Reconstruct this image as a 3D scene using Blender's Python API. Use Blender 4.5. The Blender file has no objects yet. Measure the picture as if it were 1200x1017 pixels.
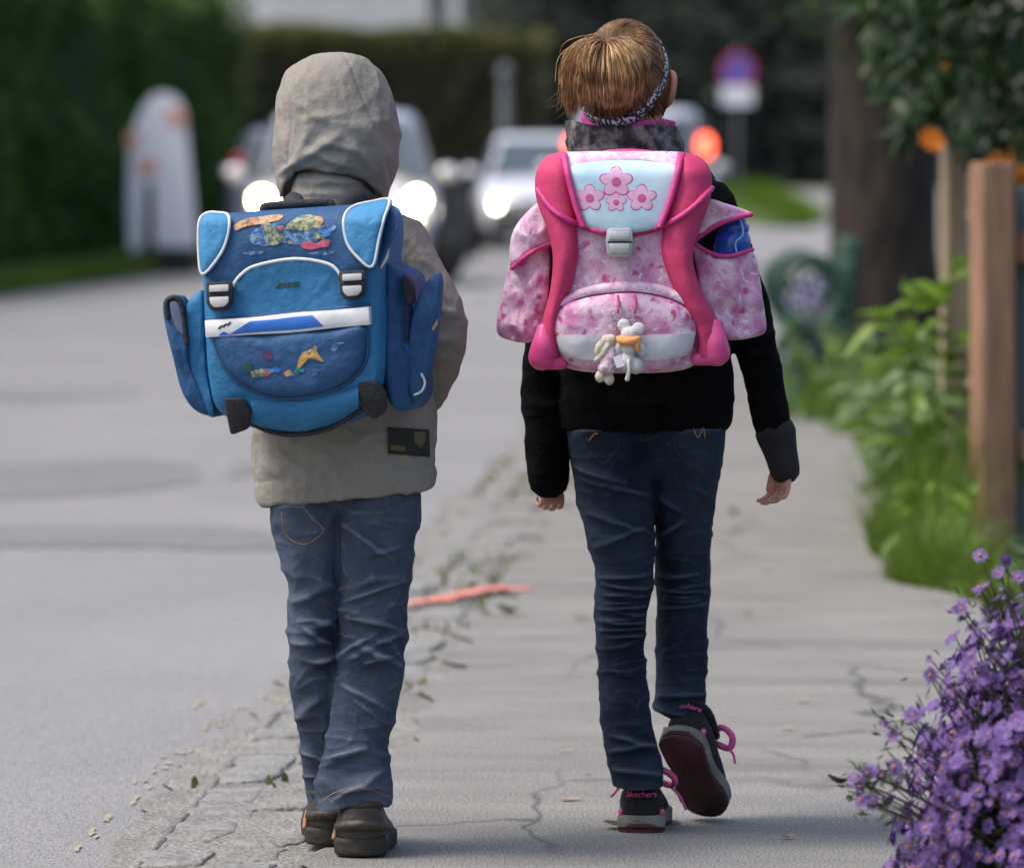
import bpy, bmesh, math, random
import numpy as np
from mathutils import Vector, Matrix
random.seed(7); rng = np.random.default_rng(7)
SC = bpy.context.scene
COL = SC.collection
# ------------------------------------------------------------------ camera
F = 6864.0; CH = 1.18; HY = 182.0; CX = 600.0      # focal length in photo pixels, camera height, horizon row
cam = bpy.data.cameras.new('camera'); camo = bpy.data.objects.new('camera', cam); COL.objects.link(camo)
camo.location = (0, 0, CH); camo.rotation_euler = (math.radians(90), 0, 0)
cam.sensor_width = 23.6; cam.lens = 135.0; cam.shift_y = -0.2717
cam.clip_start = 0.5; cam.clip_end = 2000
cam.dof.use_dof = True; cam.dof.focus_distance = 9.95; cam.dof.aperture_fstop = 135 / 44.0
SC.camera = camo
# ------------------------------------------------------------------ sky, sun, exposure
SUN_AZ, SUN_EL = math.radians(-108), math.radians(59)   # from the left, a little behind the camera
world = bpy.data.worlds.new('World'); SC.world = world; world.use_nodes = True
nt = world.node_tree
sky = nt.nodes.new('ShaderNodeTexSky'); sky.sky_type = 'NISHITA'; sky.sun_disc = False
sky.sun_elevation = SUN_EL; sky.sun_rotation = SUN_AZ; sky.air_density = 1.0; sky.dust_density = 4.0; sky.ozone_density = 1.0
nt.links.new(sky.outputs[0], nt.nodes['Background'].inputs[0]); nt.nodes['Background'].inputs[1].default_value = 0.14
sun = bpy.data.lights.new('sun', 'SUN'); suno = bpy.data.objects.new('sun', sun); COL.objects.link(suno)
sun.energy = 1.5; sun.angle = math.radians(20); sun.color = (1.0, 0.95, 0.88)
sdir = Vector((math.sin(SUN_AZ) * math.cos(SUN_EL), math.cos(SUN_AZ) * math.cos(SUN_EL), math.sin(SUN_EL)))
suno.rotation_euler = sdir.to_track_quat('Z', 'Y').to_euler(); suno.location = sdir * 30
SC.view_settings.view_transform = 'Standard'; SC.view_settings.look = 'None'
SC.view_settings.gamma = 1.0; SC.view_settings.exposure = 0.86
SC.render.engine = 'CYCLES'
SC.cycles.use_denoising = True; SC.cycles.max_bounces = 6; SC.cycles.transparent_max_bounces = 6
SC.cycles.caustics_reflective = False; SC.cycles.caustics_refractive = False

# ------------------------------------------------------------------ helpers
def W(px, py, d): return np.array(((px - CX) * d / F, d, CH - (py - HY) * d / F))
def topx(V): return CX + V[:, 0] * F / V[:, 1], HY + (CH - V[:, 2]) * F / V[:, 1]

def vnoise(P, seed=0):
    P = np.asarray(P, float); i = np.floor(P).astype(np.int64); f = P - i; f = f * f * (3 - 2 * f); r = 0
    for dx in (0, 1):
        for dy in (0, 1):
            for dz in (0, 1):
                n = (i[:, 0] + dx) * 374761393 + (i[:, 1] + dy) * 668265263 + (i[:, 2] + dz) * 2147483647 + seed * 974711
                n = (n ^ (n >> 13)) * 1274126177; n = (n ^ (n >> 16)) & 0xffff
                w = (f[:, 0] if dx else 1 - f[:, 0]) * (f[:, 1] if dy else 1 - f[:, 1]) * (f[:, 2] if dz else 1 - f[:, 2])
                r = r + w * (n / 32767.5 - 1)
    return r
def fbm(P, oct=3, seed=0):
    r = 0; a = 1.0; P = np.asarray(P, float)
    for k in range(oct): r = r + a * vnoise(P * (2 ** k), seed + k); a *= .5
    return r

from mathutils.bvhtree import BVHTree
def skin_of(*obs):
    """ray lookup of the surface of finished objects, along lines from the camera position"""
    T = []
    for o in obs:
        off = np.array(root_of(o).location); V = np.array([v.co for v in o.data.vertices]) + off; T.append(BVHTree.FromPolygons([tuple(v) for v in V], [tuple(p.vertices) for p in o.data.polygons]))
    def look(x, y, default=None):
        best = None
        for t in T:
            h_ = t.ray_cast(Vector((0, 0, CH)), Vector(W(x, y, 1.0) - np.array((0, 0, CH))).normalized())
            if h_[0] is not None and (best is None or h_[0][1] < best): best = h_[0][1]
        return best if best is not None else default
    return look
def tag(o, label=None, cat=None, group=None, kind=None):
    if label: o['label'] = label
    if cat: o['category'] = cat
    if group: o['group'] = group
    if kind: o['kind'] = kind
    return o
def thing(name, loc, label, cat, group=None):
    o = bpy.data.objects.new(name, None); COL.objects.link(o); o.location = loc; o.empty_display_size = .1
    return tag(o, label, cat, group)
def root_of(o):
    while o.parent: o = o.parent
    return o
def mesh(name, V, Fc, mat, smooth=True):
    me = bpy.data.meshes.new(name)
    me.from_pydata([tuple(v) for v in np.asarray(V, float)], [], [tuple(int(i) for i in f) for f in Fc])
    if mat: me.materials.append(mat)
    if smooth: me.polygons.foreach_set('use_smooth', np.ones(len(me.polygons), bool))
    me.update(); return me
def obj(name, V, Fc, mat, parent=None, smooth=True, fixn=False):
    V = np.asarray(V, float)
    if parent is not None: V = V - np.array(root_of(parent).location)
    me = mesh(name, V, Fc, mat, smooth)
    if fixn:
        bm = bmesh.new(); bm.from_mesh(me); bmesh.ops.recalc_face_normals(bm, faces=bm.faces); bm.to_mesh(me); bm.free()
    o = bpy.data.objects.new(name, me); COL.objects.link(o); o.parent = parent
    return o
def autosmooth(o, ang=40):
    me = o.data; bm = bmesh.new(); bm.from_mesh(me)
    for e in bm.edges:
        if len(e.link_faces) == 2 and e.calc_face_angle(0) > math.radians(ang): e.smooth = False
    bm.to_mesh(me); bm.free(); return o

def join(*ms):
    V = []; Fc = []; n = 0
    for v, f in ms:
        v = np.asarray(v, float).reshape(-1, 3); V.append(v); Fc += [tuple(i + n for i in q) for q in f]; n += len(v)
    return np.concatenate(V), Fc
def loft(rings, caps=True, closed=True):
    N = len(rings[0]); V = np.concatenate(rings); Fc = []
    for k in range(len(rings) - 1):
        for i in range(N if closed else N - 1):
            j = (i + 1) % N; Fc.append((k * N + i, k * N + j, (k + 1) * N + j, (k + 1) * N + i))
    if caps:
        a = len(V); V = np.concatenate([V, [rings[0].mean(0)], [rings[-1].mean(0)]]); b = (len(rings) - 1) * N
        for i in range(N):
            j = (i + 1) % N; Fc.append((a, j, i)); Fc.append((a + 1, b + i, b + j))
    return V, Fc
def cr(P, n=4, closed=False):
    P = np.asarray(P, float); m = len(P); out = []
    for i in range(m if closed else m - 1):
        g = (lambda k: P[k % m]) if closed else (lambda k: P[min(max(k, 0), m - 1)])
        p0, p1, p2, p3 = g(i - 1), g(i), g(i + 1), g(i + 2)
        for k in range(n):
            t = k / n
            out.append(.5 * ((2 * p1) + (-p0 + p2) * t + (2 * p0 - 5 * p1 + 4 * p2 - p3) * t * t + (-p0 + 3 * p1 - 3 * p2 + p3) * t ** 3))
    if not closed: out.append(P[-1])
    return np.array(out)
def rows(R, d0, sub=4, N=36, n=2.3):
    """rows (py, x_left, x_right, depth offset, half depth[, tilt]) -> closed loft"""
    R = [tuple(r) + (0,) * (6 - len(r)) for r in R]; R = cr(R, sub); a = np.linspace(0, 2 * np.pi, N, endpoint=False)
    ca, sa = np.cos(a), np.sin(a); cx = np.sign(ca) * abs(ca) ** (2 / n); sy = np.sign(sa) * abs(sa) ** (2 / n); rings = []
    for py, xl, xr, dy, ry, tl in R:
        d = d0 + dy; x = (xl + xr) / 2 + (xr - xl) / 2 * cx; p = py + tl * (x - (xl + xr) / 2)
        rings.append(np.stack([(x - CX) * d / F, d + ry * sy, CH - (p - HY) * d / F], 1))
    return loft(rings[::-1])
def tube(P, R, N=12, caps=True, sub=1):
    P = np.asarray(P, float); R = np.ones(len(P)) * R if np.isscalar(R) else np.asarray(R, float)
    if sub > 1:
        Q = cr(np.column_stack([P, R]), sub); P, R = Q[:, :3], Q[:, 3]
    T = np.gradient(P, axis=0); T /= np.linalg.norm(T, axis=1)[:, None] + 1e-12
    u = np.cross(T[0], (0, 0, 1)); u = u if np.linalg.norm(u) > .1 else np.cross(T[0], (1, 0, 0)); u /= np.linalg.norm(u); rings = []
    a = np.linspace(0, 2 * np.pi, N, endpoint=False)
    def ring(p, r, t, u):
        v = np.cross(t, u); return p + r * (np.cos(a)[:, None] * u + np.sin(a)[:, None] * v)
    for k in range(len(P)):
        u = u - T[k] * u.dot(T[k]); u /= np.linalg.norm(u)
        if caps and k == 0:
            for h in (.9, .5): rings.append(ring(P[0] - T[0] * R[0] * h * .9, R[0] * math.sqrt(1 - h * h) , T[0], u))
        rings.append(ring(P[k], R[k], T[k], u))
        if caps and k == len(P) - 1:
            for h in (.5, .9): rings.append(ring(P[k] + T[k] * R[k] * h * .9, R[k] * math.sqrt(1 - h * h), T[k], u))
    return loft(rings, caps)
def ell(c, r, nu=20, nv=12):
    rings = []
    for k in range(nv + 1):
        t = math.pi * (k + .02) / (nv + .04) ; a = np.linspace(0, 2 * np.pi, nu, endpoint=False)
        rings.append(np.stack([c[0] + r[0] * math.sin(t) * np.cos(a), c[1] + r[1] * math.sin(t) * np.sin(a), np.full(nu, c[2] - r[2] * math.cos(t))], 1))
    return loft(rings)
def box(c, s, bev=0.0, rz=0, rx=0, ry=0):
    bm = bmesh.new(); bmesh.ops.create_cube(bm, size=1)
    for v in bm.verts: v.co = Vector((v.co.x * s[0], v.co.y * s[1], v.co.z * s[2]))
    if bev: bmesh.ops.bevel(bm, geom=list(bm.edges), offset=bev, segments=2, affect='EDGES', profile=.5)
    bm.transform(Matrix.Translation(Vector(c)) @ Matrix.Rotation(rz, 4, 'Z') @ Matrix.Rotation(rx, 4, 'X') @ Matrix.Rotation(ry, 4, 'Y'))
    bm.verts.index_update(); V = [tuple(v.co) for v in bm.verts]; Fc = [tuple(v.index for v in f.verts) for f in bm.faces]; bm.free()
    return np.array(V), Fc
def xform(m, M):
    V = np.asarray(m[0]); M = np.array(M); return V @ M[:3, :3].T + M[:3, 3], m[1]
def fuse(parts, voxel, smooth=4):
    V, Fc = join(*parts); me = mesh('tmp', V, Fc, None); o = bpy.data.objects.new('tmp', me); COL.objects.link(o)
    m = o.modifiers.new('r', 'REMESH'); m.mode = 'VOXEL'; m.voxel_size = voxel
    s = o.modifiers.new('s', 'SMOOTH'); s.iterations = smooth; s.factor = .5
    dg = bpy.context.evaluated_depsgraph_get(); me2 = bpy.data.meshes.new_from_object(o.evaluated_get(dg))
    n = len(me2.vertices); V = np.zeros(n * 3); me2.vertices.foreach_get('co', V); V = V.reshape(-1, 3)
    Nn = np.zeros(n * 3); me2.vertex_normals.foreach_get('vector', Nn); Nn = Nn.reshape(-1, 3)
    Fc = [tuple(p.vertices) for p in me2.polygons]
    bpy.data.objects.remove(o); bpy.data.meshes.remove(me); bpy.data.meshes.remove(me2)
    return V, Fc, Nn
def folds(V, Nn, L):
    """raised creases given as photo-pixel segments (x1,y1,x2,y2,width,height)"""
    px, py = topx(V); d = np.zeros(len(V)); face = np.clip(-Nn[:, 1] * 1.5 + .1, 0, 1)
    for x1, y1, x2, y2, w, h in L:
        L2 = (x2 - x1) ** 2 + (y2 - y1) ** 2; t = ((px - x1) * (x2 - x1) + (py - y1) * (y2 - y1)) / L2; tc = np.clip(t, 0, 1)
        ds = np.hypot(px - x1 - tc * (x2 - x1), py - y1 - tc * (y2 - y1)); d += h * np.exp(-(ds / w) ** 2) * np.sin(np.pi * (np.clip(t, 0, 1) * .8 + .1))
    return d * face
def crumple(P, sc, seed=0, warp=.6):
    """sharp ridged creases as in crumpled cloth"""
    P = np.asarray(P, float) * sc; w = np.stack([fbm(P * .6 + 7, 2, seed), fbm(P * .6 + 19, 2, seed + 3), fbm(P * .6 + 31, 2, seed + 5)], 1); P = P + warp * w
    return (1 - np.abs(vnoise(P, seed + 9))) ** 4 + .5 * (1 - np.abs(vnoise(P * 2.1 + 4, seed + 11))) ** 4 - .55
def inside(px, py, poly):
    r = np.zeros(len(px), bool); n = len(poly)
    for i in range(n):
        x1, y1 = poly[i]; x2, y2 = poly[(i + 1) % n]
        c = (y1 > py) != (y2 > py); r ^= c & (px < (x2 - x1) * (py - y1) / (y2 - y1 + 1e-9) + x1)
    return r

# ------------------------------------------------------------------ materials
def M(name, c1, c2=None, scale=20, rough=.8, bump=0.0, bscale=200, detail=4, metallic=0, stretch=(1, 1, 1), lo=.35, hi=.65, sheen=0, emit=0, spec=.5, c3=None, s3=300, f3=.3, bstretch=(1, 1, 1)):
    m = bpy.data.materials.new(name); m.use_nodes = True; nt = m.node_tree; b = nt.nodes['Principled BSDF']; L = nt.links
    b.inputs['Roughness'].default_value = rough; b.inputs['Metallic'].default_value = metallic; b.inputs['Specular IOR Level'].default_value = spec
    b.inputs['Base Color'].default_value = (*c1, 1)
    if sheen: b.inputs['Sheen Weight'].default_value = sheen; b.inputs['Sheen Roughness'].default_value = .5
    tc = nt.nodes.new('ShaderNodeTexCoord')
    def nz(sc, st, det=detail):
        mp = nt.nodes.new('ShaderNodeMapping'); mp.inputs['Scale'].default_value = st; L.new(tc.outputs['Object'], mp.inputs[0])
        n = nt.nodes.new('ShaderNodeTexNoise'); n.inputs['Scale'].default_value = sc; n.inputs['Detail'].default_value = det; L.new(mp.outputs[0], n.inputs['Vector']); return n
    if c2:
        n = nz(scale, stretch); r = nt.nodes.new('ShaderNodeValToRGB')
        r.color_ramp.elements[0].position = lo; r.color_ramp.elements[1].position = hi
        r.color_ramp.elements[0].color = (*c1, 1); r.color_ramp.elements[1].color = (*c2, 1)
        L.new(n.outputs['Fac'], r.inputs[0]); out = r.outputs[0]
        if c3:
            n3 = nz(s3, stretch, 2); r3 = nt.nodes.new('ShaderNodeValToRGB'); r3.color_ramp.elements[0].position = .5; r3.color_ramp.elements[1].position = .72
            r3.color_ramp.elements[1].color = (f3, f3, f3, 1); L.new(n3.outputs['Fac'], r3.inputs[0])
            mx = nt.nodes.new('ShaderNodeMixRGB'); L.new(r3.outputs[0], mx.inputs[0]); L.new(out, mx.inputs[1]); mx.inputs[2].default_value = (*c3, 1); out = mx.outputs[0]
        L.new(out, b.inputs['Base Color'])
    if bump:
        n2 = nz(bscale, bstretch, 3); bp = nt.nodes.new('ShaderNodeBump'); bp.inputs['Strength'].default_value = min(1, bump); bp.inputs['Distance'].default_value = .01 * max(1, bump)
        L.new(n2.outputs['Fac'], bp.inputs['Height']); L.new(bp.outputs[0], b.inputs['Normal'])
    if emit:
        b.inputs['Emission Color'].default_value = (*c1, 1); b.inputs['Emission Strength'].default_value = emit
    return m
def leafmat(name, cols, rough=.5, trans=.35, spec=.5):
    m = bpy.data.materials.new(name); m.use_nodes = True; nt = m.node_tree; L = nt.links; b = nt.nodes['Principled BSDF']; out = nt.nodes['Material Output']
    g = nt.nodes.new('ShaderNodeNewGeometry'); oi = nt.nodes.new('ShaderNodeObjectInfo')
    ad = nt.nodes.new('ShaderNodeMath'); ad.operation = 'ADD'; L.new(g.outputs['Random Per Island'], ad.inputs[0]); L.new(oi.outputs['Random'], ad.inputs[1])
    fr = nt.nodes.new('ShaderNodeMath'); fr.operation = 'FRACT'; L.new(ad.outputs[0], fr.inputs[0])
    r = nt.nodes.new('ShaderNodeValToRGB'); e = r.color_ramp.elements
    while len(e) < len(cols): e.new(.5)
    for k, c in enumerate(cols): e[k].position = k / max(1, len(cols) - 1); e[k].color = (*c, 1)
    L.new(fr.outputs[0], r.inputs[0]); L.new(r.outputs[0], b.inputs['Base Color']); b.inputs['Roughness'].default_value = rough; b.inputs['Specular IOR Level'].default_value = spec
    if trans:
        t = nt.nodes.new('ShaderNodeBsdfTranslucent'); L.new(r.outputs[0], t.inputs[0]); mx = nt.nodes.new('ShaderNodeMixShader'); mx.inputs[0].default_value = trans
        L.new(b.outputs[0], mx.inputs[1]); L.new(t.outputs[0], mx.inputs[2]); L.new(mx.outputs[0], out.inputs[0])
    return m
def weave(m, scale, strength=.3, dist=.001, axes=('X', 'Z')):
    """fine woven grid relief on a fabric"""
    nt = m.node_tree; L = nt.links; b = nt.nodes['Principled BSDF']; tc = nt.nodes.new('ShaderNodeTexCoord'); prev = None
    for ax in axes:
        w = nt.nodes.new('ShaderNodeTexWave'); w.bands_direction = ax; w.inputs['Scale'].default_value = scale; w.inputs['Distortion'].default_value = .4; w.inputs['Detail'].default_value = 1
        L.new(tc.outputs['Object'], w.inputs['Vector'])
        if prev is None: prev = w.outputs['Fac']
        else:
            mx = nt.nodes.new('ShaderNodeMath'); mx.operation = 'ADD'; L.new(prev, mx.inputs[0]); L.new(w.outputs['Fac'], mx.inputs[1]); prev = mx.outputs[0]
    bp = nt.nodes.new('ShaderNodeBump'); bp.inputs['Strength'].default_value = strength; bp.inputs['Distance'].default_value = dist; L.new(prev, bp.inputs['Height'])
    old = b.inputs['Normal'].links
    if old: L.new(old[0].from_socket, bp.inputs['Normal'])
    L.new(bp.outputs[0], b.inputs['Normal']); return m
def floral(name, base, base2, dots, scale, dscale):
    """mottled pink print with darker blossoms"""
    m = M(name, base, base2, scale, rough=.55, bump=.15, bscale=90); nt = m.node_tree; L = nt.links; b = nt.nodes['Principled BSDF']
    src = b.inputs['Base Color'].links[0].from_socket; tc = nt.nodes.new('ShaderNodeTexCoord')
    for k, (c, sc, th) in enumerate(dots):
        n = nt.nodes.new('ShaderNodeTexNoise'); n.inputs['Scale'].default_value = sc * 1.3; L.new(tc.outputs['Object'], n.inputs['Vector'])
        va = nt.nodes.new('ShaderNodeMixRGB'); va.inputs[0].default_value = .035; L.new(tc.outputs['Object'], va.inputs[1]); L.new(n.outputs['Color'], va.inputs[2])
        v = nt.nodes.new('ShaderNodeTexVoronoi'); v.inputs['Scale'].default_value = sc; L.new(va.outputs[0], v.inputs['Vector'])
        r = nt.nodes.new('ShaderNodeValToRGB'); r.color_ramp.elements[0].position = th * .4; r.color_ramp.elements[1].position = th
        r.color_ramp.elements[0].color = (.9, .9, .9, 1); r.color_ramp.elements[1].color = (0, 0, 0, 1); L.new(v.outputs['Distance'], r.inputs[0])
        mx = nt.nodes.new('ShaderNodeMixRGB'); L.new(r.outputs[0], mx.inputs[0]); L.new(src, mx.inputs[1]); mx.inputs[2].default_value = (*c, 1); src = mx.outputs[0]
    L.new(src, b.inputs['Base Color']); return m

# ------------------------------------------------------------------ terrain and setting
def h(y):
    y = np.asarray(y, float)
    return np.where(y < 72, 0, np.where(y < 80, .03 * (y - 72) ** 2 / 16, np.where(y < 135, .03 * (y - 76), .03 * 59)))
def sheet(name, ys, xl, xr, z, mat, nx=2, label=None, cat=None, kind='structure', parent=None, jit=0):
    ys = np.asarray(ys, float); V = []; Fc = []
    for k, y in enumerate(ys):
        a, b = float(xl(y)), float(xr(y))
        for i in range(nx): V.append((a + (b - a) * i / (nx - 1), y, float(h(y)) + z))
    for k in range(len(ys) - 1):
        for i in range(nx - 1): a = k * nx + i; Fc.append((a, a + 1, a + nx + 1, a + nx))
    V = np.array(V)
    if jit:
        e = np.arange(len(V)) % nx; V[:, 0] += np.where((e == 0) | (e == nx - 1), jit * fbm(V * 5.1, 4), 0)
    o = obj(name, V, Fc, mat, parent, smooth=True)
    if kind: o['kind'] = kind
    return tag(o, label, cat)
def poly(pts):
    a = np.array(pts, float); return lambda y: np.interp(y, a[:, 0], a[:, 1])
jointX = lambda d: -.63 + .048 * (np.asarray(d) - 9.7)                     # outer edge of the stone kerb strip
paveL = lambda d: jointX(d) + .29 + .03 * np.sin(np.asarray(d) * 3.3) + .02 * np.sin(np.asarray(d) * 8.1)
paveR = poly([(3, .86), (8, .93), (12, 1.1), (16.3, 1.26), (24, 1.5), (28, 1.5), (40, 2.4), (62, 3.4)])
roadL = poly([(2, -6.6), (40, -5.1), (49.7, -4.4), (57.9, -3.6), (75, -2.6), (90, -1.6), (97, -1.2)])
roadR = lambda d: np.where(np.asarray(d) < 62, jointX(d), 14.0)
def ground_mat(name, c1, c2, c3, sc, ripple, stretch, rough=.85, grain=420, crack=0):
    m = bpy.data.materials.new(name); m.use_nodes = True; nt = m.node_tree; L = nt.links; b = nt.nodes['Principled BSDF']; b.inputs['Roughness'].default_value = rough
    b.inputs['Specular IOR Level'].default_value = .35
    tc = nt.nodes.new('ShaderNodeTexCoord')
    def nz(s, st, det=5, rgh=.55):
        mp = nt.nodes.new('ShaderNodeMapping'); mp.inputs['Scale'].default_value = st; L.new(tc.outputs['Object'], mp.inputs[0])
        n = nt.nodes.new('ShaderNodeTexNoise'); n.inputs['Scale'].default_value = s; n.inputs['Detail'].default_value = det; n.inputs['Roughness'].default_value = rgh; L.new(mp.outputs[0], n.inputs['Vector']); return n
    def ramp(s, p0, k0, p1, k1):
        r = nt.nodes.new('ShaderNodeValToRGB'); e = r.color_ramp.elements; e[0].position = p0; e[1].position = p1; e[0].color = (*k0, 1); e[1].color = (*k1, 1); L.new(s, r.inputs[0]); return r.outputs[0]
    def mix(f, a, bb, t='MIX'):
        x = nt.nodes.new('ShaderNodeMixRGB'); x.blend_type = t
        if isinstance(f, float): x.inputs[0].default_value = f
        else: L.new(f, x.inputs[0])
        L.new(a, x.inputs[1]); L.new(bb, x.inputs[2]); return x.outputs[0]
    base = ramp(nz(sc, stretch).outputs['Fac'], .3, c1, .7, c2)
    gr = ramp(nz(grain, (1, 1, 1), 2).outputs['Fac'], .36, (.22, .22, .22), .64, (1.75, 1.72, 1.66)); col = mix(.8, base, gr, 'MULTIPLY')
    st = ramp(nz(sc * .35, stretch, 6, .65).outputs['Fac'], .52, (0, 0, 0), .74, (.7, .7, .7))
    rg = nt.nodes.new('ShaderNodeRGB'); rg.outputs[0].default_value = (*c3, 1); col = mix(st, col, rg.outputs[0])
    if crack:     # fine wandering cracks, only here and there
        mp = nt.nodes.new('ShaderNodeMapping'); mp.inputs['Scale'].default_value = (1, .45, 1); L.new(tc.outputs['Object'], mp.inputs[0]); wn = nt.nodes.new('ShaderNodeTexNoise'); wn.inputs['Scale'].default_value = 5; wn.inputs['Detail'].default_value = 4; L.new(mp.outputs[0], wn.inputs['Vector'])
        wm = nt.nodes.new('ShaderNodeMixRGB'); wm.inputs[0].default_value = .16; L.new(mp.outputs[0], wm.inputs[1]); L.new(wn.outputs['Color'], wm.inputs[2]); vo = nt.nodes.new('ShaderNodeTexVoronoi'); vo.feature = 'DISTANCE_TO_EDGE'; vo.inputs['Scale'].default_value = crack; L.new(wm.outputs[0], vo.inputs['Vector'])
        cf = ramp(vo.outputs['Distance'], .0, (1, 1, 1), .014, (0, 0, 0)); mk = ramp(nz(.9, (1, .5, 1), 3).outputs['Fac'], .47, (0, 0, 0), .56, (.8, .8, .8)); cm = nt.nodes.new('ShaderNodeMixRGB'); cm.blend_type = 'MULTIPLY'; cm.inputs[0].default_value = 1; L.new(cf, cm.inputs[1]); L.new(mk, cm.inputs[2])
        dk = nt.nodes.new('ShaderNodeRGB'); dk.outputs[0].default_value = (.045, .043, .038, 1); col = mix(cm.outputs[0], col, dk.outputs[0])
    L.new(col, b.inputs['Base Color'])
    bp = nt.nodes.new('ShaderNodeBump'); bp.inputs['Strength'].default_value = .8; bp.inputs['Distance'].default_value = .004; L.new(nz(grain * .6, (1, 1, 1), 3).outputs['Fac'], bp.inputs['Height'])
    b2 = nt.nodes.new('ShaderNodeBump'); b2.inputs['Strength'].default_value = 1; b2.inputs['Distance'].default_value = ripple; L.new(nz(sc * 1.6, stretch, 6).outputs['Fac'], b2.inputs['Height'])
    L.new(b2.outputs[0], bp.inputs['Normal']); L.new(bp.outputs[0], b.inputs['Normal']); return m
m_soil = M('soil', (.05, .045, .03), (.045, .075, .02), 3, bump=.6, bscale=60)
m_grassbed = M('turf', (.03, .065, .012), (.06, .11, .02), 6, bump=.8, bscale=60)
m_road = ground_mat('asphalt', (.2, .198, .2), (.24, .238, .236), (.168, .167, .168), .8, .006, (1, .6, 1), grain=230)
m_patch = ground_mat('repaired asphalt', (.16, .16, .165), (.18, .18, .18), (.13, .13, .13), 1.2, .002, (1, .7, 1), grain=160)
m_pave = ground_mat('worn pavement', (.165, .16, .15), (.228, .221, .208), (.10, .097, .09), 2.3, .02, (.75, 1.9, 1), grain=210, crack=1.5)
m_stone = M('kerb stone', (.19, .185, .172), (.25, .245, .23), 9, rough=.9, bump=1.4, bscale=60, c3=(.11, .105, .095), s3=26, f3=.6)
Y0 = np.concatenate([np.arange(2, 70, 2.), np.arange(70, 140, 1.), [150, 200, 400, 900]])
ground = sheet('ground', Y0, lambda y: -400, lambda y: 400, -.055, m_soil, 3)
YR = np.concatenate([np.arange(2, 70, .5), np.arange(70, 97.5, .5)])
road = sheet('road', YR, roadL, roadR, -.014, m_road, 3)
YP = np.concatenate([np.arange(3, 30, .08), np.arange(30, 62, .25)])
pave = sheet('pavement', YP, paveL, paveR, 0.0, m_pave, 6, jit=.035)
side = None
# ------------------------------------------------------------------ ground details
def at(px, py, z=0.0): d = (CH - z) * F / (py - HY); return W(px, py, d)
def blot(c, rx, ry, z, n=18, rough=.25, seed=0):
    a = np.linspace(0, 2 * np.pi, n, endpoint=False); r = 1 + rough * fbm(np.stack([np.cos(a) * 1.7 + seed, np.sin(a) * 1.7, a * 0], 1), 3, seed)
    V = np.stack([c[0] + rx * r * np.cos(a), c[1] + ry * r * np.sin(a), np.full(n, z)], 1)
    return np.concatenate([V, [[c[0], c[1], z]]]), [(i, (i + 1) % n, n) for i in range(n)]
# repaired strips across the road
for k, (y1, y2, xa, xb, sk) in enumerate([(456, 466, -60, 165, 0), (541, 581, -80, 232, -.02), (541, 556, 268, 330, 0), (617, 641, -80, 360, .01)]):
    P = []
    for t in np.linspace(0, 1, 14): x = xa + (xb - xa) * t; P.append((x, y1 + 4 * math.sin(3 * t + k) + sk * x + (y2 - y1) * .35 * max(0, t - .75) * 3))
    for t in np.linspace(1, 0, 14): x = xa + (xb - xa) * t; P.append((x, y2 + 3 * math.sin(4 * t + k) + sk * x - (y2 - y1) * .35 * max(0, t - .75) * 3))
    V = [at(x, y, -.010) for x, y in P]; V = np.array(V); V[:, 2] = -.010
    obj('asphalt_patch', V, [tuple(range(len(V)))[::-1]], m_patch, road, smooth=False, fixn=False)
# dirt and moss strip under the kerb stones
m_grit = ground_mat('gutter grit', (.175, .17, .155), (.24, .235, .22), (.10, .098, .082), 7, .025, (1, 1, 1), grain=120)
YK = np.arange(7.5, 44, .06)
gut = sheet('gutter', YK, lambda y: jointX(y) - .07 + .015 * math.sin(y * 2.1), lambda y: jointX(y) + .42, -.008, m_grit, 6, jit=.028)
# kerb stones, one mesh each, children of the kerb
kerb = tag(obj('kerb', *join(*[box((float(jointX(y)) + .02, y + .5, -.02), (.02, 1.0, .028), rz=-.048) for y in np.arange(7.5, 44, 1.0)]), m_grit), kind='structure')
random.seed(3)
stone_rows = [(-.01, .0), (.12, .3)]
nst = 0
y = 8.6
while y < 31:
    ln = random.uniform(.16, .34) * (1 + .02 * (y - 9))
    for rowk, (off, sh) in enumerate(stone_rows):
        if random.random() < .2: continue
        w = random.uniform(.105, .13); L = ln * random.uniform(.8, 1.0); x0 = float(jointX(y)) + off + random.uniform(-.008, .008) + .068
        n = 14; a = np.linspace(0, 2 * np.pi, n, endpoint=False); ex = 2 / 5.0
        X = w / 2 * np.sign(np.cos(a)) * abs(np.cos(a)) ** ex; Yv = L / 2 * np.sign(np.sin(a)) * abs(np.sin(a)) ** ex
        j = 1 + .22 * np.array([random.uniform(-1, 1) for _ in a]); top = random.uniform(-.006, .002); tx, ty = random.uniform(-.05, .05), random.uniform(-.03, .03)
        rings = []
        for sc_, z in ((1.0, -.03), (1.0, top - .004), (.95, top - .001), (.8, top), (.4, top + .0005)):
            x = X * j * sc_; yy = Yv * j * sc_; zz = np.full(n, z) + (0 if z < 0 else 1) * (tx * x + ty * yy + .0025 * fbm(np.stack([x * 30 + y * 9, yy * 30, x * 0], 1), 2))
            rings.append(np.stack([x0 + x + .048 * yy, y + sh * ln + yy, zz], 1))
        V, Fc = loft(rings); obj('kerb_stone', V, Fc, m_stone, kerb); nst += 1
    y += ln + random.uniform(.004, .03)
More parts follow.
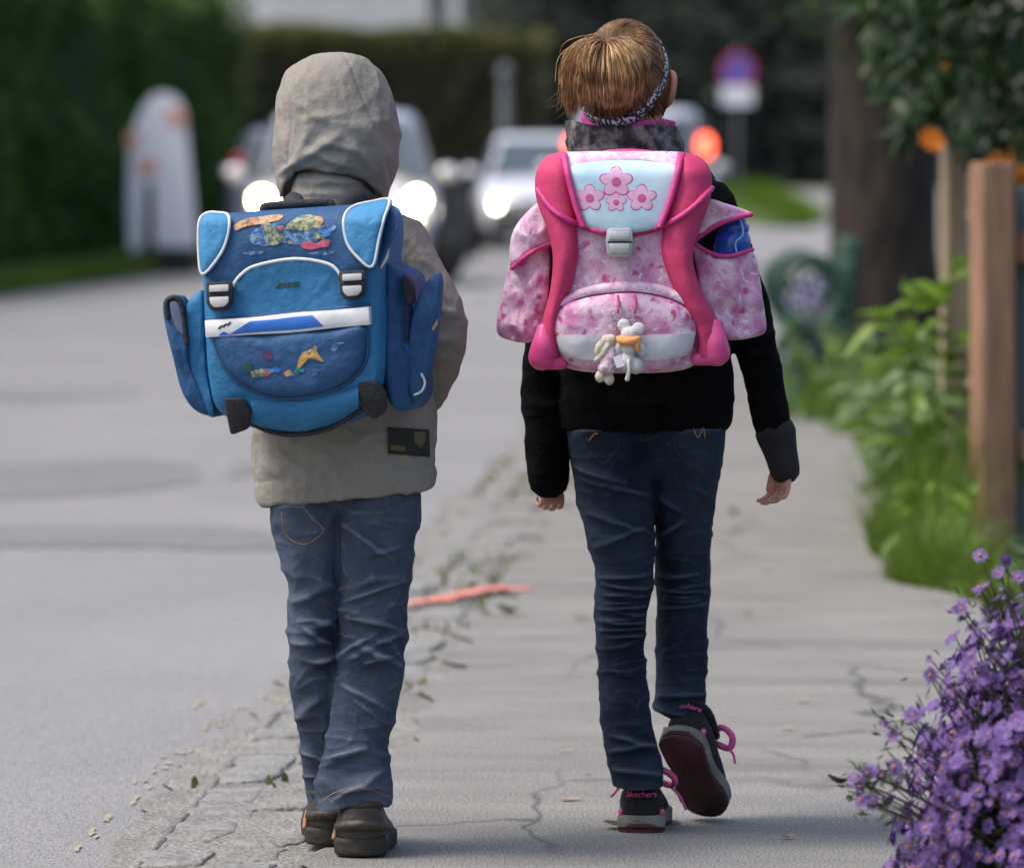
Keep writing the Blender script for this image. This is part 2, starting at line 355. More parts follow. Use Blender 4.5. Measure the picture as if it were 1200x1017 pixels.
# worn yellow line, thin flakes of paint beside the gutter
m_yel = M('worn yellow paint', (.36, .33, .19), (.27, .26, .2), 40, rough=.8, bump=.4, bscale=150)
fl = []
for px, py, r in [(100, 990, 8), (118, 975, 11), (135, 960, 9), (166, 935, 9), (184, 918, 14), (198, 900, 12), (212, 888, 9), (228, 880, 13), (262, 852, 12), (270, 842, 14), (278, 838, 8), (252, 822, 10), (296, 832, 12), (312, 826, 10)]:
    for q in range(3):
        c = at(px - 14 + random.uniform(-r, r), py + random.uniform(-5, 5), -.011); fl.append(blot(c, random.uniform(.003, .008), random.uniform(.015, .05), -.0118 + q * .0004, 9, .6, q))
obj('worn_line_marking', *join(*fl), m_yel, gut, smooth=False)
# fluorescent spray mark on the pavement
m_spray = M('orange red spray paint', (.85, .16, .13), (.75, .34, .28), 30, rough=.7, bump=.5, bscale=120)
sp_ = []
for k in range(330):
    t = random.random() ** .9; cx_, cy_ = 468 + 150 * t, 708 - 21 * t + 2 * math.sin(t * 7); wd = (3.6 if t < .45 else 2.2 if t < .6 else 4.2) * min(1, (1 - t) * 6 + .15)
    c = at(cx_ + random.gauss(0, 5), cy_ + random.gauss(0, wd * .16), .004); z_ = .009 if c[0] < jointX(c[1]) + .31 else .0035
    sp_.append(blot(c, random.uniform(.004, .022), random.uniform(.006, .022), z_ + .000004 * k, 8, .5, k))
obj('spray_mark', *join(*sp_), m_spray, pave, smooth=False)
# fallen leaves, each a curled blade lying on the ground
m_lf = {'yellow': M('yellow leaf', (.6, .4, .02), (.45, .3, .03), 60, rough=.6), 'green': M('green leaf', (.10, .15, .02), (.2, .22, .03), 60, rough=.6),
        'tan': M('tan leaf', (.42, .30, .17), (.3, .2, .1), 60, rough=.7), 'brown': M('brown leaf', (.05, .03, .02), (.1, .06, .03), 60, rough=.7)}
def ground_leaf(px, py, L, rz, col, lab, curl=.25, zb=.004):
    c = at(px, py, zb); V = []; Fc = []; n = 7
    for k in range(n):
        t = k / (n - 1); w = .33 * L * math.sin(math.pi * (.06 + .9 * t) ** .8); x = (t - .5) * L; zc = curl * L * (t - .5) ** 2 * 1.6
        V += [(x, -w, zc + curl * w * .9), (x, 0, zc), (x, w, zc + curl * w * .7)]
    for k in range(n - 1):
        a = 3 * k; Fc += [(a, a + 3, a + 4, a + 1), (a + 1, a + 4, a + 5, a + 2)]
    V = np.array(V); ca, sa = math.cos(rz), math.sin(rz); V = np.stack([V[:, 0] * ca - V[:, 1] * sa + c[0], V[:, 0] * sa + V[:, 1] * ca + c[1], V[:, 2] + zb + .001], 1)
    o = obj('fallen_leaf', V, Fc, m_lf[col]); return tag(o, lab, 'leaf', 'fallen leaves on the ground')
G = 'fallen leaves on the ground'
for a in [(328, 819, .03, .2, 'yellow', 'bright yellow leaf lying on the gutter by the hooded child', .1, .02), (597, 718, .075, .5, 'green', 'curled olive green leaf beside the orange spray mark', .7),
          (684, 724, .06, .1, 'green', 'long flat olive leaf lying close to the knee of the dark jeans', .2), (860, 603, .05, 1.2, 'green', 'small green leaf standing up on the grey pavement', 1.0),
          (878, 719, .035, .3, 'green', 'tiny green leaf lying alone on grey pavement', .3), (985, 918, .05, .2, 'brown', 'dark curled leaf beside the purple asters', .8),
          (925, 853, .034, .1, 'tan', 'pale tan leaf lying flat on the pavement', .1), (940, 820, .035, 2.9, 'tan', 'reddish tan leaf lying on the grey pavement', .1),
          (668, 935, .04, .2, 'tan', 'wide pale leaf scrap lying on pavement near the planted sneaker', .1), (664, 879, .025, .4, 'tan', 'little pale leaf chip on the pavement between the two children', .1),
          (1020, 770, .03, .1, 'tan', 'tiny pale leaf chip near the purple asters', .1), (923, 980, .028, .3, 'tan', 'pale leaf scrap on the pavement beside the lifted sneaker', .3),
          (730, 968, .075, -.5, 'brown', 'dry brown twig leaf under the heel of the planted sneaker', .25), (900, 668, .04, .4, 'green', 'dull green leaf scrap on the bare pavement', .2),
          (250, 824, .03, .2, 'tan', 'cream leaf scrap on the worn yellow line', .1, .02), (690, 908, .02, .4, 'brown', 'tiny dark leaf crumb on the pavement', .2)]: ground_leaf(*a)

# ------------------------------------------------------------------ foliage helpers
def leaf_cloud(P, D, size, wid=.45, bend=.25, jitter=.35, seed=0):
    """many two-sided folded leaf blades at points P with outward directions D"""
    r = np.random.default_rng(seed); n = len(P); P = np.asarray(P); D = np.asarray(D) + r.normal(0, jitter, (n, 3)); D /= np.linalg.norm(D, axis=1)[:, None] + 1e-9
    U = np.cross(D, r.normal(0, 1, (n, 3))); U /= np.linalg.norm(U, axis=1)[:, None] + 1e-9; Nn = np.cross(U, D)
    s = (size * r.uniform(.6, 1.25, n))[:, None]; w = s * wid / 2
    V = np.stack([P, P + D * s * .5 + U * w + Nn * w * bend, P + D * s - Nn * s * bend * .5, P + D * s * .5 - U * w + Nn * w * bend], 1).reshape(-1, 3)
    i = np.arange(n)[:, None] * 4; Fc = np.concatenate([i + np.array([[0, 1, 2]]), i + np.array([[0, 2, 3]])])
    return V, Fc
def fast(name, V, Fc, mat, parent=None, smooth=False):
    V = np.asarray(V, float)
    if parent is not None: V = V - np.array(root_of(parent).location)
    Fc = np.asarray(Fc, np.int32); k = Fc.shape[1]; me = bpy.data.meshes.new(name)
    me.vertices.add(len(V)); me.vertices.foreach_set('co', V.astype(np.float32).ravel()); me.loops.add(Fc.size); me.loops.foreach_set('vertex_index', Fc.ravel())
    me.polygons.add(len(Fc)); me.polygons.foreach_set('loop_start', np.arange(0, Fc.size, k, dtype=np.int32)); me.polygons.foreach_set('loop_total', np.full(len(Fc), k, np.int32))
    me.materials.append(mat); me.update(calc_edges=True); me.validate()
    if smooth: me.polygons.foreach_set('use_smooth', np.ones(len(Fc), bool))
    o = bpy.data.objects.new(name, me); COL.objects.link(o); o.parent = parent; return o
m_bark = M('bark', (.012, .009, .007), (.046, .031, .023), 14, rough=.95, bump=2.5, bscale=22, stretch=(1, 1, .25), bstretch=(1, 1, .2))
m_hedge = leafmat('hedge leaves', [(.04, .095, .018), (.075, .165, .026), (.06, .135, .024), (.11, .2, .034)], rough=.6, trans=.4)
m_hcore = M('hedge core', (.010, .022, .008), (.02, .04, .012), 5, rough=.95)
m_far = leafmat('far hedge leaves', [(.09, .09, .055), (.14, .135, .08), (.11, .11, .065), (.16, .15, .085)], rough=.7, trans=.35)
m_fartop = leafmat('hedge top leaves', [(.14, .15, .05), (.2, .2, .07), (.16, .17, .055)], rough=.7, trans=.3)
m_dark = leafmat('dark conifer foliage', [(.085, .10, .085), (.12, .135, .115), (.10, .115, .10)], rough=.75, trans=.35)  # leaf tones lightened to stand in for haze before the far trees
def hedge(name, A, B, z0, H, T, leaf, n, mat, label, core=m_hcore, topmat=None, seed=1, bumpy=.35):
    """clipped hedge between ground points A and B: stems, a dark inner mass and a coat of leaves"""
    A = np.array(A, float); B = np.array(B, float); L = np.linalg.norm(B - A); u = (B - A) / L; v = np.array([-u[1], u[0]]); r = np.random.default_rng(seed)
    t = thing(name, (*(A + B) / 2, z0), label, 'hedge')
    nl, nh = max(6, int(L / .5)), max(5, int(H / .4)); V = []; rings = []
    prof = [(-.5, 0)] + [(-.5, k / nh) for k in range(1, nh)] + [(-.42, .97), (0, 1.0), (.42, .97)] + [(.5, k / nh) for k in range(nh - 1, 0, -1)] + [(.5, 0)]
    for k in range(nl + 1):
        c = A + u * L * k / nl; R = np.array([[c[0] + v[0] * a * T, c[1] + v[1] * a * T, z0 + b * H] for a, b in prof])
        dv = bumpy * fbm(R * .9, 3, seed); cen = np.array([c[0], c[1], z0 + H * .5]); dd = R - cen; dd /= np.linalg.norm(dd, axis=1)[:, None]
        rings.append(cen + (R - cen) * .94 + dd * dv[:, None] * np.array([1, 1, .6]))
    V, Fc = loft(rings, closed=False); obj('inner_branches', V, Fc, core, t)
    # leaves over the skin
    q = r.random((n, 3)); S = []; D = []
    sideA = T and (q[:, 0] < .62); topm_ = None; w1 = np.where(sideA, -.5, np.where(q[:, 0] < .72, .5, (r.random(n) - .5)))
    topm = q[:, 0] >= .72; s = q[:, 1] * L; hh = np.where(topm, 1.0, q[:, 2])
    P = np.stack([A[0] + u[0] * s + v[0] * w1 * T, A[1] + u[1] * s + v[1] * w1 * T, z0 + hh * H], 1); cen = np.stack([A[0] + u[0] * s, A[1] + u[1] * s, np.full(n, z0 + H * .5)], 1)
    D = np.stack([np.where(topm, 0, np.sign(w1) * v[0]), np.where(topm, 0, np.sign(w1) * v[1]), np.where(topm, 1, .25)], 1)
    dv = bumpy * fbm(P * .9, 3, seed) + .25 * bumpy * fbm(P * 4, 2, seed + 5); dd = P - cen; dd /= np.linalg.norm(dd, axis=1)[:, None]; P = P + dd * dv[:, None] * np.array([1, 1, .6]) - D * .05
    ne = int(n * .04)
    for sgn, Q in ((-1, A), (1, B)):
        e_ = r.random((ne, 2)); Pe = np.stack([Q[0] + v[0] * (e_[:, 0] - .5) * T * 1.1 + u[0] * sgn * .08, Q[1] + v[1] * (e_[:, 0] - .5) * T * 1.1 + u[1] * sgn * .08, z0 + e_[:, 1] * H], 1) + r.normal(0, .07, (ne, 3))
        P = np.concatenate([P, Pe]); D = np.concatenate([D, np.tile([u[0] * sgn, u[1] * sgn, .2], (ne, 1))]); hh = np.concatenate([hh, e_[:, 1]])
    n = len(P)
    lc = lambda m, sd: leaf_cloud(P[m], D[m], leaf, .55, .25, .6, sd)
    if topmat:
        up = hh > .86; a = lc(~up, seed); b = lc(up, seed + 1); f = fast('foliage', *a, mat, t); f['kind'] = 'stuff'; f = fast('foliage', *b, topmat, t); f['kind'] = 'stuff'; f['label'] = 'yellowish green top growth'
    else: f = fast('foliage', *lc(np.ones(n, bool), seed), mat, t); f['kind'] = 'stuff'
    for k in range(max(3, int(L / 1.2))):
        c = A + u * L * (k + .5) / max(3, int(L / 1.2)); obj('stem', *tube([(c[0], c[1], z0 - .05), (c[0] + .05, c[1], z0 + H * .3), (c[0], c[1] + .05, z0 + H * .6)], [.05, .04, .025], 8), m_bark, t)
    return t
# tall clipped hedge left of the road
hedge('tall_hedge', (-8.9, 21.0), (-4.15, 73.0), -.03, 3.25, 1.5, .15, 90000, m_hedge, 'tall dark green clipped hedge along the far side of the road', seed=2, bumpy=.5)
# low hedge and dark conifers across the end of the street
hedge('boundary_hedge', (-9, 99.5), (.4, 99.5), float(h(99)), 2.55, 1.4, .14, 26000, m_far, 'brownish boundary hedge with yellow green top below the white house', M('hedge twigs', (.03, .028, .018), (.045, .04, .025), 5, rough=.95), m_fartop, seed=4, bumpy=.2)
def conifer(x, y, H, R, lab, seed):
    z = float(h(y)); t = thing('conifer_tree', (x, y, z), lab, 'tree', 'dark trees across the end of the street'); r = np.random.default_rng(seed)
    obj('trunk', *tube([(x, y, z - .1), (x + .05, y, z + H * .5), (x, y, z + H * .95)], [.16, .1, .03], 10), m_bark, t)
    for k in range(7):
        a = r.uniform(0, 6.28); zz = z + H * (.12 + .1 * k); obj('limb', *tube([(x, y, zz), (x + .5 * R * math.cos(a), y + .5 * R * math.sin(a), zz + .2), (x + .9 * R * math.cos(a), y + .9 * R * math.sin(a), zz + .25)], [.05, .035, .015], 6), m_bark, t)
    n = 7000; hh = r.random(n) ** .8; a = r.uniform(0, 6.28, n); lob = 1 + .28 * np.sin(a * 3 + hh * 9 + seed) + .2 * np.sin(hh * 37 + a * 2)
    rad = R * np.clip(1.05 - .55 * hh ** 2, .2, 1) * lob * np.sqrt(r.uniform(.35, 1, n)); P = np.stack([x + rad * np.cos(a), y + rad * np.sin(a), z + .05 + hh * H], 1)
    D = np.stack([np.cos(a), np.sin(a), np.full(n, -.1)], 1); f = fast('crown', *leaf_cloud(P, D, .26, .5, .3, .5, seed), m_dark, t)
    return t
for k, (x, y, H, R) in enumerate([(.75, 100.2, 5.6, .85), (1.9, 100.4, 6.0, .9), (3.1, 100.0, 5.8, .9), (4.3, 100.3, 6.2, .95), (5.5, 100.1, 5.7, .9), (6.8, 100.4, 6.0, .95), (1.3, 102.2, 6.2, 1.0), (2.6, 102.4, 6.6, 1.0), (3.8, 102.2, 6.4, 1.0), (5.0, 102.5, 6.6, 1.0), (6.2, 102.3, 6.4, 1.0), (0.2, 102.5, 5.2, .9)]):
    conifer(x, y, H, R, 'dense dark green tree standing in the row across the street end', 30 + k)
# grass verges
m_blade = leafmat('grass blades', [(.08, .15, .016), (.14, .235, .022), (.11, .19, .02), (.2, .27, .035)], rough=.5, trans=.4)
def blades(P, H, w, seed, lean=.5):
    r = np.random.default_rng(seed); n = len(P); hgt = H * r.uniform(.45, 1.15, n) if np.isscalar(H) else H * r.uniform(.6, 1.15, n); a = r.uniform(0, 6.28, n); l = r.uniform(.1, lean, n) * hgt
    dx, dy = np.cos(a), np.sin(a); sx, sy = -dy * w / 2, dx * w / 2; Z = np.zeros(n); o = lambda x, y, z: P + np.stack([x, y, z], 1)
    V = np.stack([o(-sx, -sy, Z), o(sx, sy, Z), o(sx * .8 + dx * l * .35, sy * .8 + dy * l * .35, hgt * .6), o(-sx * .8 + dx * l * .35, -sy * .8 + dy * l * .35, hgt * .6), o(dx * l, dy * l, hgt)], 1).reshape(-1, 3)
    i = np.arange(n)[:, None] * 5; Fc = np.concatenate([i + np.array([[0, 1, 2]]), i + np.array([[0, 2, 3]]), i + np.array([[3, 2, 4]])]); return V, Fc
def verge(name, ys, xl, xr, z, n, H, w, label, seed, dens=None):
    bed = sheet(name, ys, xl, xr, z, m_grassbed, 3, jit=.06)
    r = np.random.default_rng(seed); y = r.uniform(ys[0], ys[-1], n); f = r.random(n); a = np.array([float(xl(q)) for q in y]); b = np.array([float(xr(q)) for q in y]); P = np.stack([a + (b - a) * f, y, h(y) + z], 1)
    o = fast('grass', *blades(P, H, w, seed), m_blade); tag(o, label, 'grass', kind='stuff'); return bed
verge('grass_strip', np.arange(21, 76, 1.), lambda y: roadL(y) - 1.3, lambda y: roadL(y) + .05, .01, 15000, .16, .03, 'strip of green grass below the tall hedge', 11)
verge('grass_island', np.arange(82, 98, .5), poly([(82, 3.6), (90, 2.2), (98, 1.0)]), poly([(82, 4.2), (86, 4.7), (92, 4.6), (98, 4.3)]), .03, 9000, .12, .02, 'small green grass island round the round traffic sign', 12)
# tall grass between pavement and fence
r = np.random.default_rng(5); n = 12000; yy = 15.55 + 16 * r.random(n) ** 1.25; xo = r.random(n) ** 1.5
x0_ = np.interp(yy, [15.7, 16.4, 18, 20, 24, 27, 32], [1.16, 1.09, 1.14, 1.3, 1.45, 1.34, 1.6]); P = np.stack([x0_ + .05 * np.sin(yy * 5.7) + xo * np.where(yy < 17.2, .14, .6), yy, np.full(n, -.03)], 1)
Hh = np.where(yy < 18.5, .3, .2) * (1 + .4 * np.sin(yy * 4.1)) * np.clip(.45 + xo * 1.2, 0, 1.2) * np.clip((yy - 15.5) / .9, .2, 1)
o = fast('grass', *blades(P, Hh, .009, 6, .9), m_blade); tag(o, 'tall bright green grass growing between pavement and wooden fence', 'grass', kind='stuff')
r = np.random.default_rng(15); n = 2600; yy = r.uniform(11, 40, n); cl = fbm(np.stack([yy * 1.3, yy * 0, yy * 0], 1), 2, 9); xo = r.choice([-.02, .12, .2, .27], n) + r.normal(0, .018, n)
k = cl > .3; P = np.stack([jointX(yy) + xo, yy, np.full(n, -.008)], 1)[k]
o = fast('moss', *blades(P, .022, .014, 8, 1.2), leafmat('moss', [(.08, .10, .02), (.13, .14, .035), (.06, .09, .02)], .8, .2)); tag(o, 'patchy moss and weeds growing between the worn kerb stones', 'moss', kind='stuff')
# ------------------------------------------------------------------ tree on the right
def trunk_rings(base, pts, rad, seed, N=28, amp=.05, sub=6):
    Q = cr(np.column_stack([np.array(pts, float), rad]), sub); a = np.linspace(0, 2 * np.pi, N, endpoint=False); rings = []
    for x, y, z, r_ in Q:
        c = np.stack([np.cos(a), np.sin(a), a * 0], 1); q = np.stack([np.cos(a) * 2.2, np.sin(a) * 2.2, np.full(N, z * .9)], 1)
        rr = r_ * (1 + amp * fbm(q, 3, seed) + amp * .8 * np.abs(np.sin(a * 9 + 2 * fbm(q * .7, 2, seed + 3))))
        rings.append(np.array([x, y, z]) + c * rr[:, None])
    return loft(rings)
tx, ty = (1036 - CX) * 31.4 / F, 31.4
tree = thing('street_tree', (tx, ty, 0), 'thick dark tree trunk rising behind the green bench', 'tree')
obj('trunk', *trunk_rings(0, [(tx, ty, -.15), (tx, ty, .1), (tx, ty, .6), (tx - .01, ty, 1.5), (tx - .02, ty, 2.6), (tx, ty, 3.6), (tx, ty, 4.4)], [.42, .33, .285, .27, .26, .24, .2], 5, amp=.06, sub=10), m_bark, tree)
r = np.random.default_rng(21); CP = []; CD = []
for k in range(7):
    a = k * .9 + .4; p = [(tx, ty, 2.6 + .22 * k), (tx + .5 * math.cos(a), ty + .5 * math.sin(a), 3.2 + .25 * k), (tx + 1.2 * math.cos(a), ty + 1.2 * math.sin(a), 3.6 + .3 * k), (tx + 1.9 * math.cos(a), ty + 1.9 * math.sin(a), 3.7 + .35 * k)]
    obj('limb', *tube(p, [.1, .075, .05, .02], 10, sub=4), m_bark, tree)
    for q in range(5):
        c = np.array(p[2]) + r.normal(0, .5, 3); pts = c + r.normal(0, .38, (420, 3)); CP.append(pts); CD.append(pts - np.array([tx, ty, 3.5]))
c = np.array([tx - .2, ty - .2, 2.35]); pts = c + r.normal(0, 1, (260, 3)) * np.array([.25, .3, .22]); CP.append(pts); CD.append(pts * 0 + np.array([-.3, -.3, -.6]))
m_leafT = leafmat('tree leaves', [(.03, .06, .012), (.05, .10, .015), (.035, .07, .012)], .4, .3)
CPn = np.concatenate(CP); CDn = np.concatenate(CD); CDn /= np.linalg.norm(CDn, axis=1)[:, None] + 1e-9
o = fast('crown', *leaf_cloud(CPn, CDn, .10, .6, .3, .5, 3), m_leafT, tree)

# ------------------------------------------------------------------ shared leaf meshes
def leaf_mesh(name, L, Wd, mat, n=6, curl=.25, fold=.3, serr=0):
    V = []; Fc = []
    for k in range(n + 1):
        t = k / n; w = Wd / 2 * (math.sin(math.pi * min(1, t * .96 + .02)) ** .75) * (1 - .25 * t); x = L * t; z = -curl * L * t * t
        V += [(x, -w, z + fold * w), (x, 0, z), (x, w, z + fold * w)]
    for k in range(n):
        a = 3 * k; Fc += [(a, a + 3, a + 4, a + 1), (a + 1, a + 4, a + 5, a + 2)]
    return mesh(name, V, Fc, mat)
def orient(d, roll=0):
    d = Vector(d).normalized(); q = d.to_track_quat('X', 'Z'); return q @ Matrix.Rotation(roll, 3, 'X').to_quaternion()
def put(me, name, loc, d, parent, roll=0, s=1.0):
    o = bpy.data.objects.new(name, me); COL.objects.link(o); o.parent = parent; o.location = Vector(loc) - Vector(root_of(parent).location)
    o.rotation_mode = 'QUATERNION'; o.rotation_quaternion = orient(d, roll); o.scale = (s, s, s); return o
# ------------------------------------------------------------------ wooden fence
m_woodF = M('weathered wood', (.24, .125, .072), (.33, .19, .115), 9, rough=.85, bump=.6, bscale=30, stretch=(6, 6, .5), bstretch=(6, 6, .4), c3=(.06, .035, .025), s3=5, f3=.5)
m_woodL = M('pale wood', (.25, .19, .125), (.33, .26, .175), 9, rough=.85, bump=.5, bscale=30, stretch=(6, 6, .5), bstretch=(6, 6, .4))
m_woodG = M('grey wood', (.10, .105, .11), (.15, .155, .16), 9, rough=.85, bump=.5, bscale=30, stretch=(6, 6, .5), bstretch=(6, 6, .4))
fx, fy = (1163 - CX) * 17.1 / F, 17.1
fence = thing('wooden_fence', (fx, fy, 0), 'weathered brown wooden fence post with rails and boards above green weeds', 'fence')
obj('post', *box((fx, fy, .56), (.105, .105, 1.2), .008, rz=.30), m_woodF, fence, smooth=False)
p2 = W(1117, 400, 19.3); obj('post', *box((p2[0], 19.3, .58), (.075, .075, 1.27), .008, rz=.25), m_woodL, fence, smooth=False)['label'] = 'pale unpainted fence post'
p3 = W(1112, 400, 24.0); obj('post', *box((p3[0] + .1, 24.0, .56), (.09, .09, 1.2), .008), m_woodL, fence, smooth=False)
for z in (.35, .93):
    obj('rail', *box((fx + .62, fy + .03, z - .02), (1.1, .04, .09), .006), m_woodF, fence, smooth=False)
    obj('rail', *box(((fx + p2[0]) / 2 + .075, (fy + 19.3) / 2, z), (.04, 2.0, .09), .006, rz=-.01), m_woodG, fence, smooth=False)
    obj('rail', *box(((p2[0] + p3[0] + .1) / 2 + .045, 21.65, z), (.04, 4.6, .09), .006, rz=-math.atan2(p3[0] + .1 - p2[0], 4.7)), m_woodL, fence, smooth=False)
for k in range(8): obj('board', *box((fx + .12 + .125 * k, fy + .075, .54), (.105, .022, 1.1), .004), m_woodG, fence, smooth=False)
for k in range(24): obj('board', *box((p2[0] + .085 + (p3[0] + .1 - p2[0]) * k / 24, 19.45 + 4.5 * k / 24, .5), (.02, .13, 1.0), .004, rz=-.06), m_woodG, fence, smooth=False)
for k in range(13): obj('board', *box((fx + (p2[0] - fx) * k / 13 + .08, fy + .2 + 1.95 * k / 13, .48), (.02, .12, .98), .004), m_woodG, fence, smooth=False)

# ------------------------------------------------------------------ shrub with orange blooms above the fence
m_gl = leafmat('glossy dark leaves', [(.007, .02, .004), (.014, .035, .007), (.010, .026, .005), (.025, .058, .011)], rough=.42, trans=.15, spec=.22)
m_or = leafmat('orange petals', [(.75, .22, .01), (.85, .33, .02), (.7, .16, .01)], rough=.5, trans=.3)
shb = thing('flowering_shrub', (2.15, 18.6, -.03), 'dark glossy leaved shrub with orange blooms hanging over the fence', 'shrub')
r = np.random.default_rng(8)
sh_leaf = [leaf_mesh('leaf', L, L * .5, m_gl, curl=c) for L, c in ((.10, .3), (.085, .15), (.11, .45), (.075, .3))]
for k in range(9):
    a = r.uniform(0, 6.28); e = np.array([1.45 + .9 * r.random(), 18.6 + r.uniform(-.7, .7), 1.3 + .7 * r.random()])
    obj('stem', *tube([(2.15 + .1 * math.cos(a), 18.6 + .1 * math.sin(a), -.06), (2.1 + .1 * math.cos(a), 18.6, .7), tuple(.5 * (e + np.array([2.1, 18.6, 1.4]))), tuple(e)], [.016, .014, .01, .004], 7, sub=4), m_bark, shb)
def shrub_pt():
    while True:
        px = r.uniform(985, 1330); py = r.uniform(-330, 280); d = r.uniform(17.6, 19.6)
        low = np.interp(px, [985, 1020, 1060, 1100, 1150, 1200, 1330], [30, 75, 150, 160, 178, 245, 285]); low -= 25 * math.sin(px * .07) + r.uniform(0, 25)
        left = np.interp(py, [-330, -60, 0, 60, 120, 190], [1120, 1000, 1000, 1015, 1035, 1080])
        if py < low and px > left: return W(px, py, d)
LP = []
for k in range(2300): LP.append(shrub_pt())
LP = np.array(LP); ppx, ppy = topx(LP); vis = (ppy > -20) & (ppx < 1215); order = np.argsort(LP[:, 1] + np.where(vis, 0, 50))
for i in order[:300]:
    put(random.choice(sh_leaf), 'leaf', LP[i], (r.normal(-.25, .8), r.normal(-.3, .6), r.normal(-.5, .5)), shb, r.uniform(-1, 1), r.uniform(.8, 1.25))
rest = LP[order[300:]]; o = fast('leaf_mass', *leaf_cloud(rest, r.normal(0, 1, rest.shape) + np.array([0, -.2, -.4]), .12, .5, .3, .3, 4), m_gl, shb); o['kind'] = 'stuff'
def bloom(parent, c, R, mat, n=14, layers=3, face=(-.2, -1, .2), name='flower'):
    parts = []; q = Vector(face).normalized().to_track_quat('Z', 'Y').to_matrix()
    for l in range(layers):
        for k in range(n - 2 * l):
            a = 2 * math.pi * (k + .5 * l) / (n - 2 * l); rr = R * (1 - .25 * l); w = rr * .5; up = .25 + .45 * l; rows_ = []
            for t in (0, .35, .75, 1.0):
                wd = w * (.25 + t * 1.1) * (1 if t < .9 else .5); ctr = np.array([rr * t * math.cos(up * t), 0, rr * t * math.sin(up * t)]); rows_.append([ctr + np.array([0, -wd / 2, .12 * wd]), ctr, ctr + np.array([0, wd / 2, .12 * wd])])
            V = np.array(rows_).reshape(-1, 3); Fc = [(3 * i + j, 3 * i + 3 + j, 3 * i + 4 + j, 3 * i + 1 + j) for i in range(3) for j in (0, 1)]
            ca, sa = math.cos(a), math.sin(a); V = np.stack([V[:, 0] * ca - V[:, 1] * sa, V[:, 0] * sa + V[:, 1] * ca, V[:, 2]], 1); parts.append((V, Fc))
    V, Fc = join(*parts); V = V @ np.array(q).T + np.array(c); return obj(name, V, Fc, mat, parent)
for px, py, R, d in [(1090, 163, .038, 17.9), (1098, 168, .03, 17.8), (1168, 188, .03, 17.9), (1188, 196, .045, 18.0), (1200, 205, .045, 18.1), (1192, 172, .03, 18.0), (1150, 190, .02, 18.2), (1212, 180, .04, 18.2), (1106, 78, .016, 17.9)]: bloom(shb, W(px, py, d), R, m_or, 7, 2, (r.normal(-.3, .5), -1, r.normal(.3, .5)))

# ------------------------------------------------------------------ leafy weeds at the fence
m_weed = leafmat('fresh leaves', [(.10, .19, .014), (.16, .28, .022), (.13, .23, .026), (.22, .32, .07)], rough=.38, trans=.4)
m_pale = leafmat('pale leaves', [(.10, .17, .05), (.2, .28, .13), (.14, .22, .07), (.07, .14, .03)], rough=.35, trans=.3)
def weed(px, d, H, n, L, mat, lab, seed, lean=(0, 0), spread=.14, wd=.42):
    r = np.random.default_rng(seed); x = (px - CX) * d / F; t = thing('leafy_weed', (x, d, -.04), lab, 'plant', 'leafy weeds by the fence')
    lm = [leaf_mesh('leaf', L * q, L * q * wd, mat, curl=c) for q, c in ((1, .35), (.8, .2), (1.15, .55))]; ns = 5; tips = []
    for s in range(ns):
        a = s * 1.26 + r.uniform(-.3, .3); hh = H * r.uniform(.65, 1.0); top = np.array([x + lean[0] + spread * math.cos(a) * .8, d + lean[1] + spread * math.sin(a), hh]); base = np.array([x + .03 * math.cos(a), d + .03 * math.sin(a), -.05])
        mid = .5 * (base + top) + np.array([.02 * math.cos(a), .02, .1 * H]); obj('stem', *tube([base, mid, top], [.006, .005, .0025], 6, sub=4), m_weed, t); tips.append(cr([base, mid, top], 8))
    for k in range(n):
        c = tips[k % ns]; f = .2 + .8 * (k / n) ** .8; p = c[min(len(c) - 1, int(f * (len(c) - 1)))]; a = k * 2.4 + r.uniform(-.4, .4)
        put(random.choice(lm), 'leaf', p, (math.cos(a), math.sin(a) - .25, r.uniform(-.15, .55)), t, r.uniform(-.5, .5), r.uniform(.7, 1.15) * (1.1 - .35 * f))
    return t
weed(1100, 17.6, .95, 80, .17, m_weed, 'tall bright green weed climbing in front of the pale fence post', 41, (-.02, -.05), .15)
weed(1108, 17.15, .60, 40, .12, m_pale, 'bushy pale green weed growing beside the brown fence post', 42, (-.05, 0), .13)
weed(1082, 18.4, .66, 60, .18, m_pale, 'broad leaved pale weed beside the pavement behind the tall weed', 43, (-.05, 0), .16)
weed(1056, 20.5, .6, 54, .18, m_pale, 'low broad leaved weed between the tree trunk and the fence', 44, (-.04, 0), .18)
weed(1095, 16.5, .28, 44, .09, m_weed, 'small dense weed in the grass before the brown fence post', 45, (0, 0), .14)
weed(1210, 16.75, .15, 36, .09, m_pale, 'small pale weed right under the fence boards', 46, (0, 0), .12)
weed(1032, 25.0, .45, 40, .14, m_weed, 'round green weed at the foot of the tree trunk', 47, (0, 0), .2)
weed(1000, 27.5, .36, 40, .12, m_weed, 'low green weed beside the bench and the tree trunk', 48, (0, 0), .2)
weed(962, 26.2, .50, 60, .10, m_weed, 'dense dark green clump growing below the green bench', 49, (0, 0), .22, .35)
weed(938, 26.0, .34, 50, .10, m_weed, 'leafy clump at the pavement edge below the bench scroll', 50, (0, 0), .2, .35)

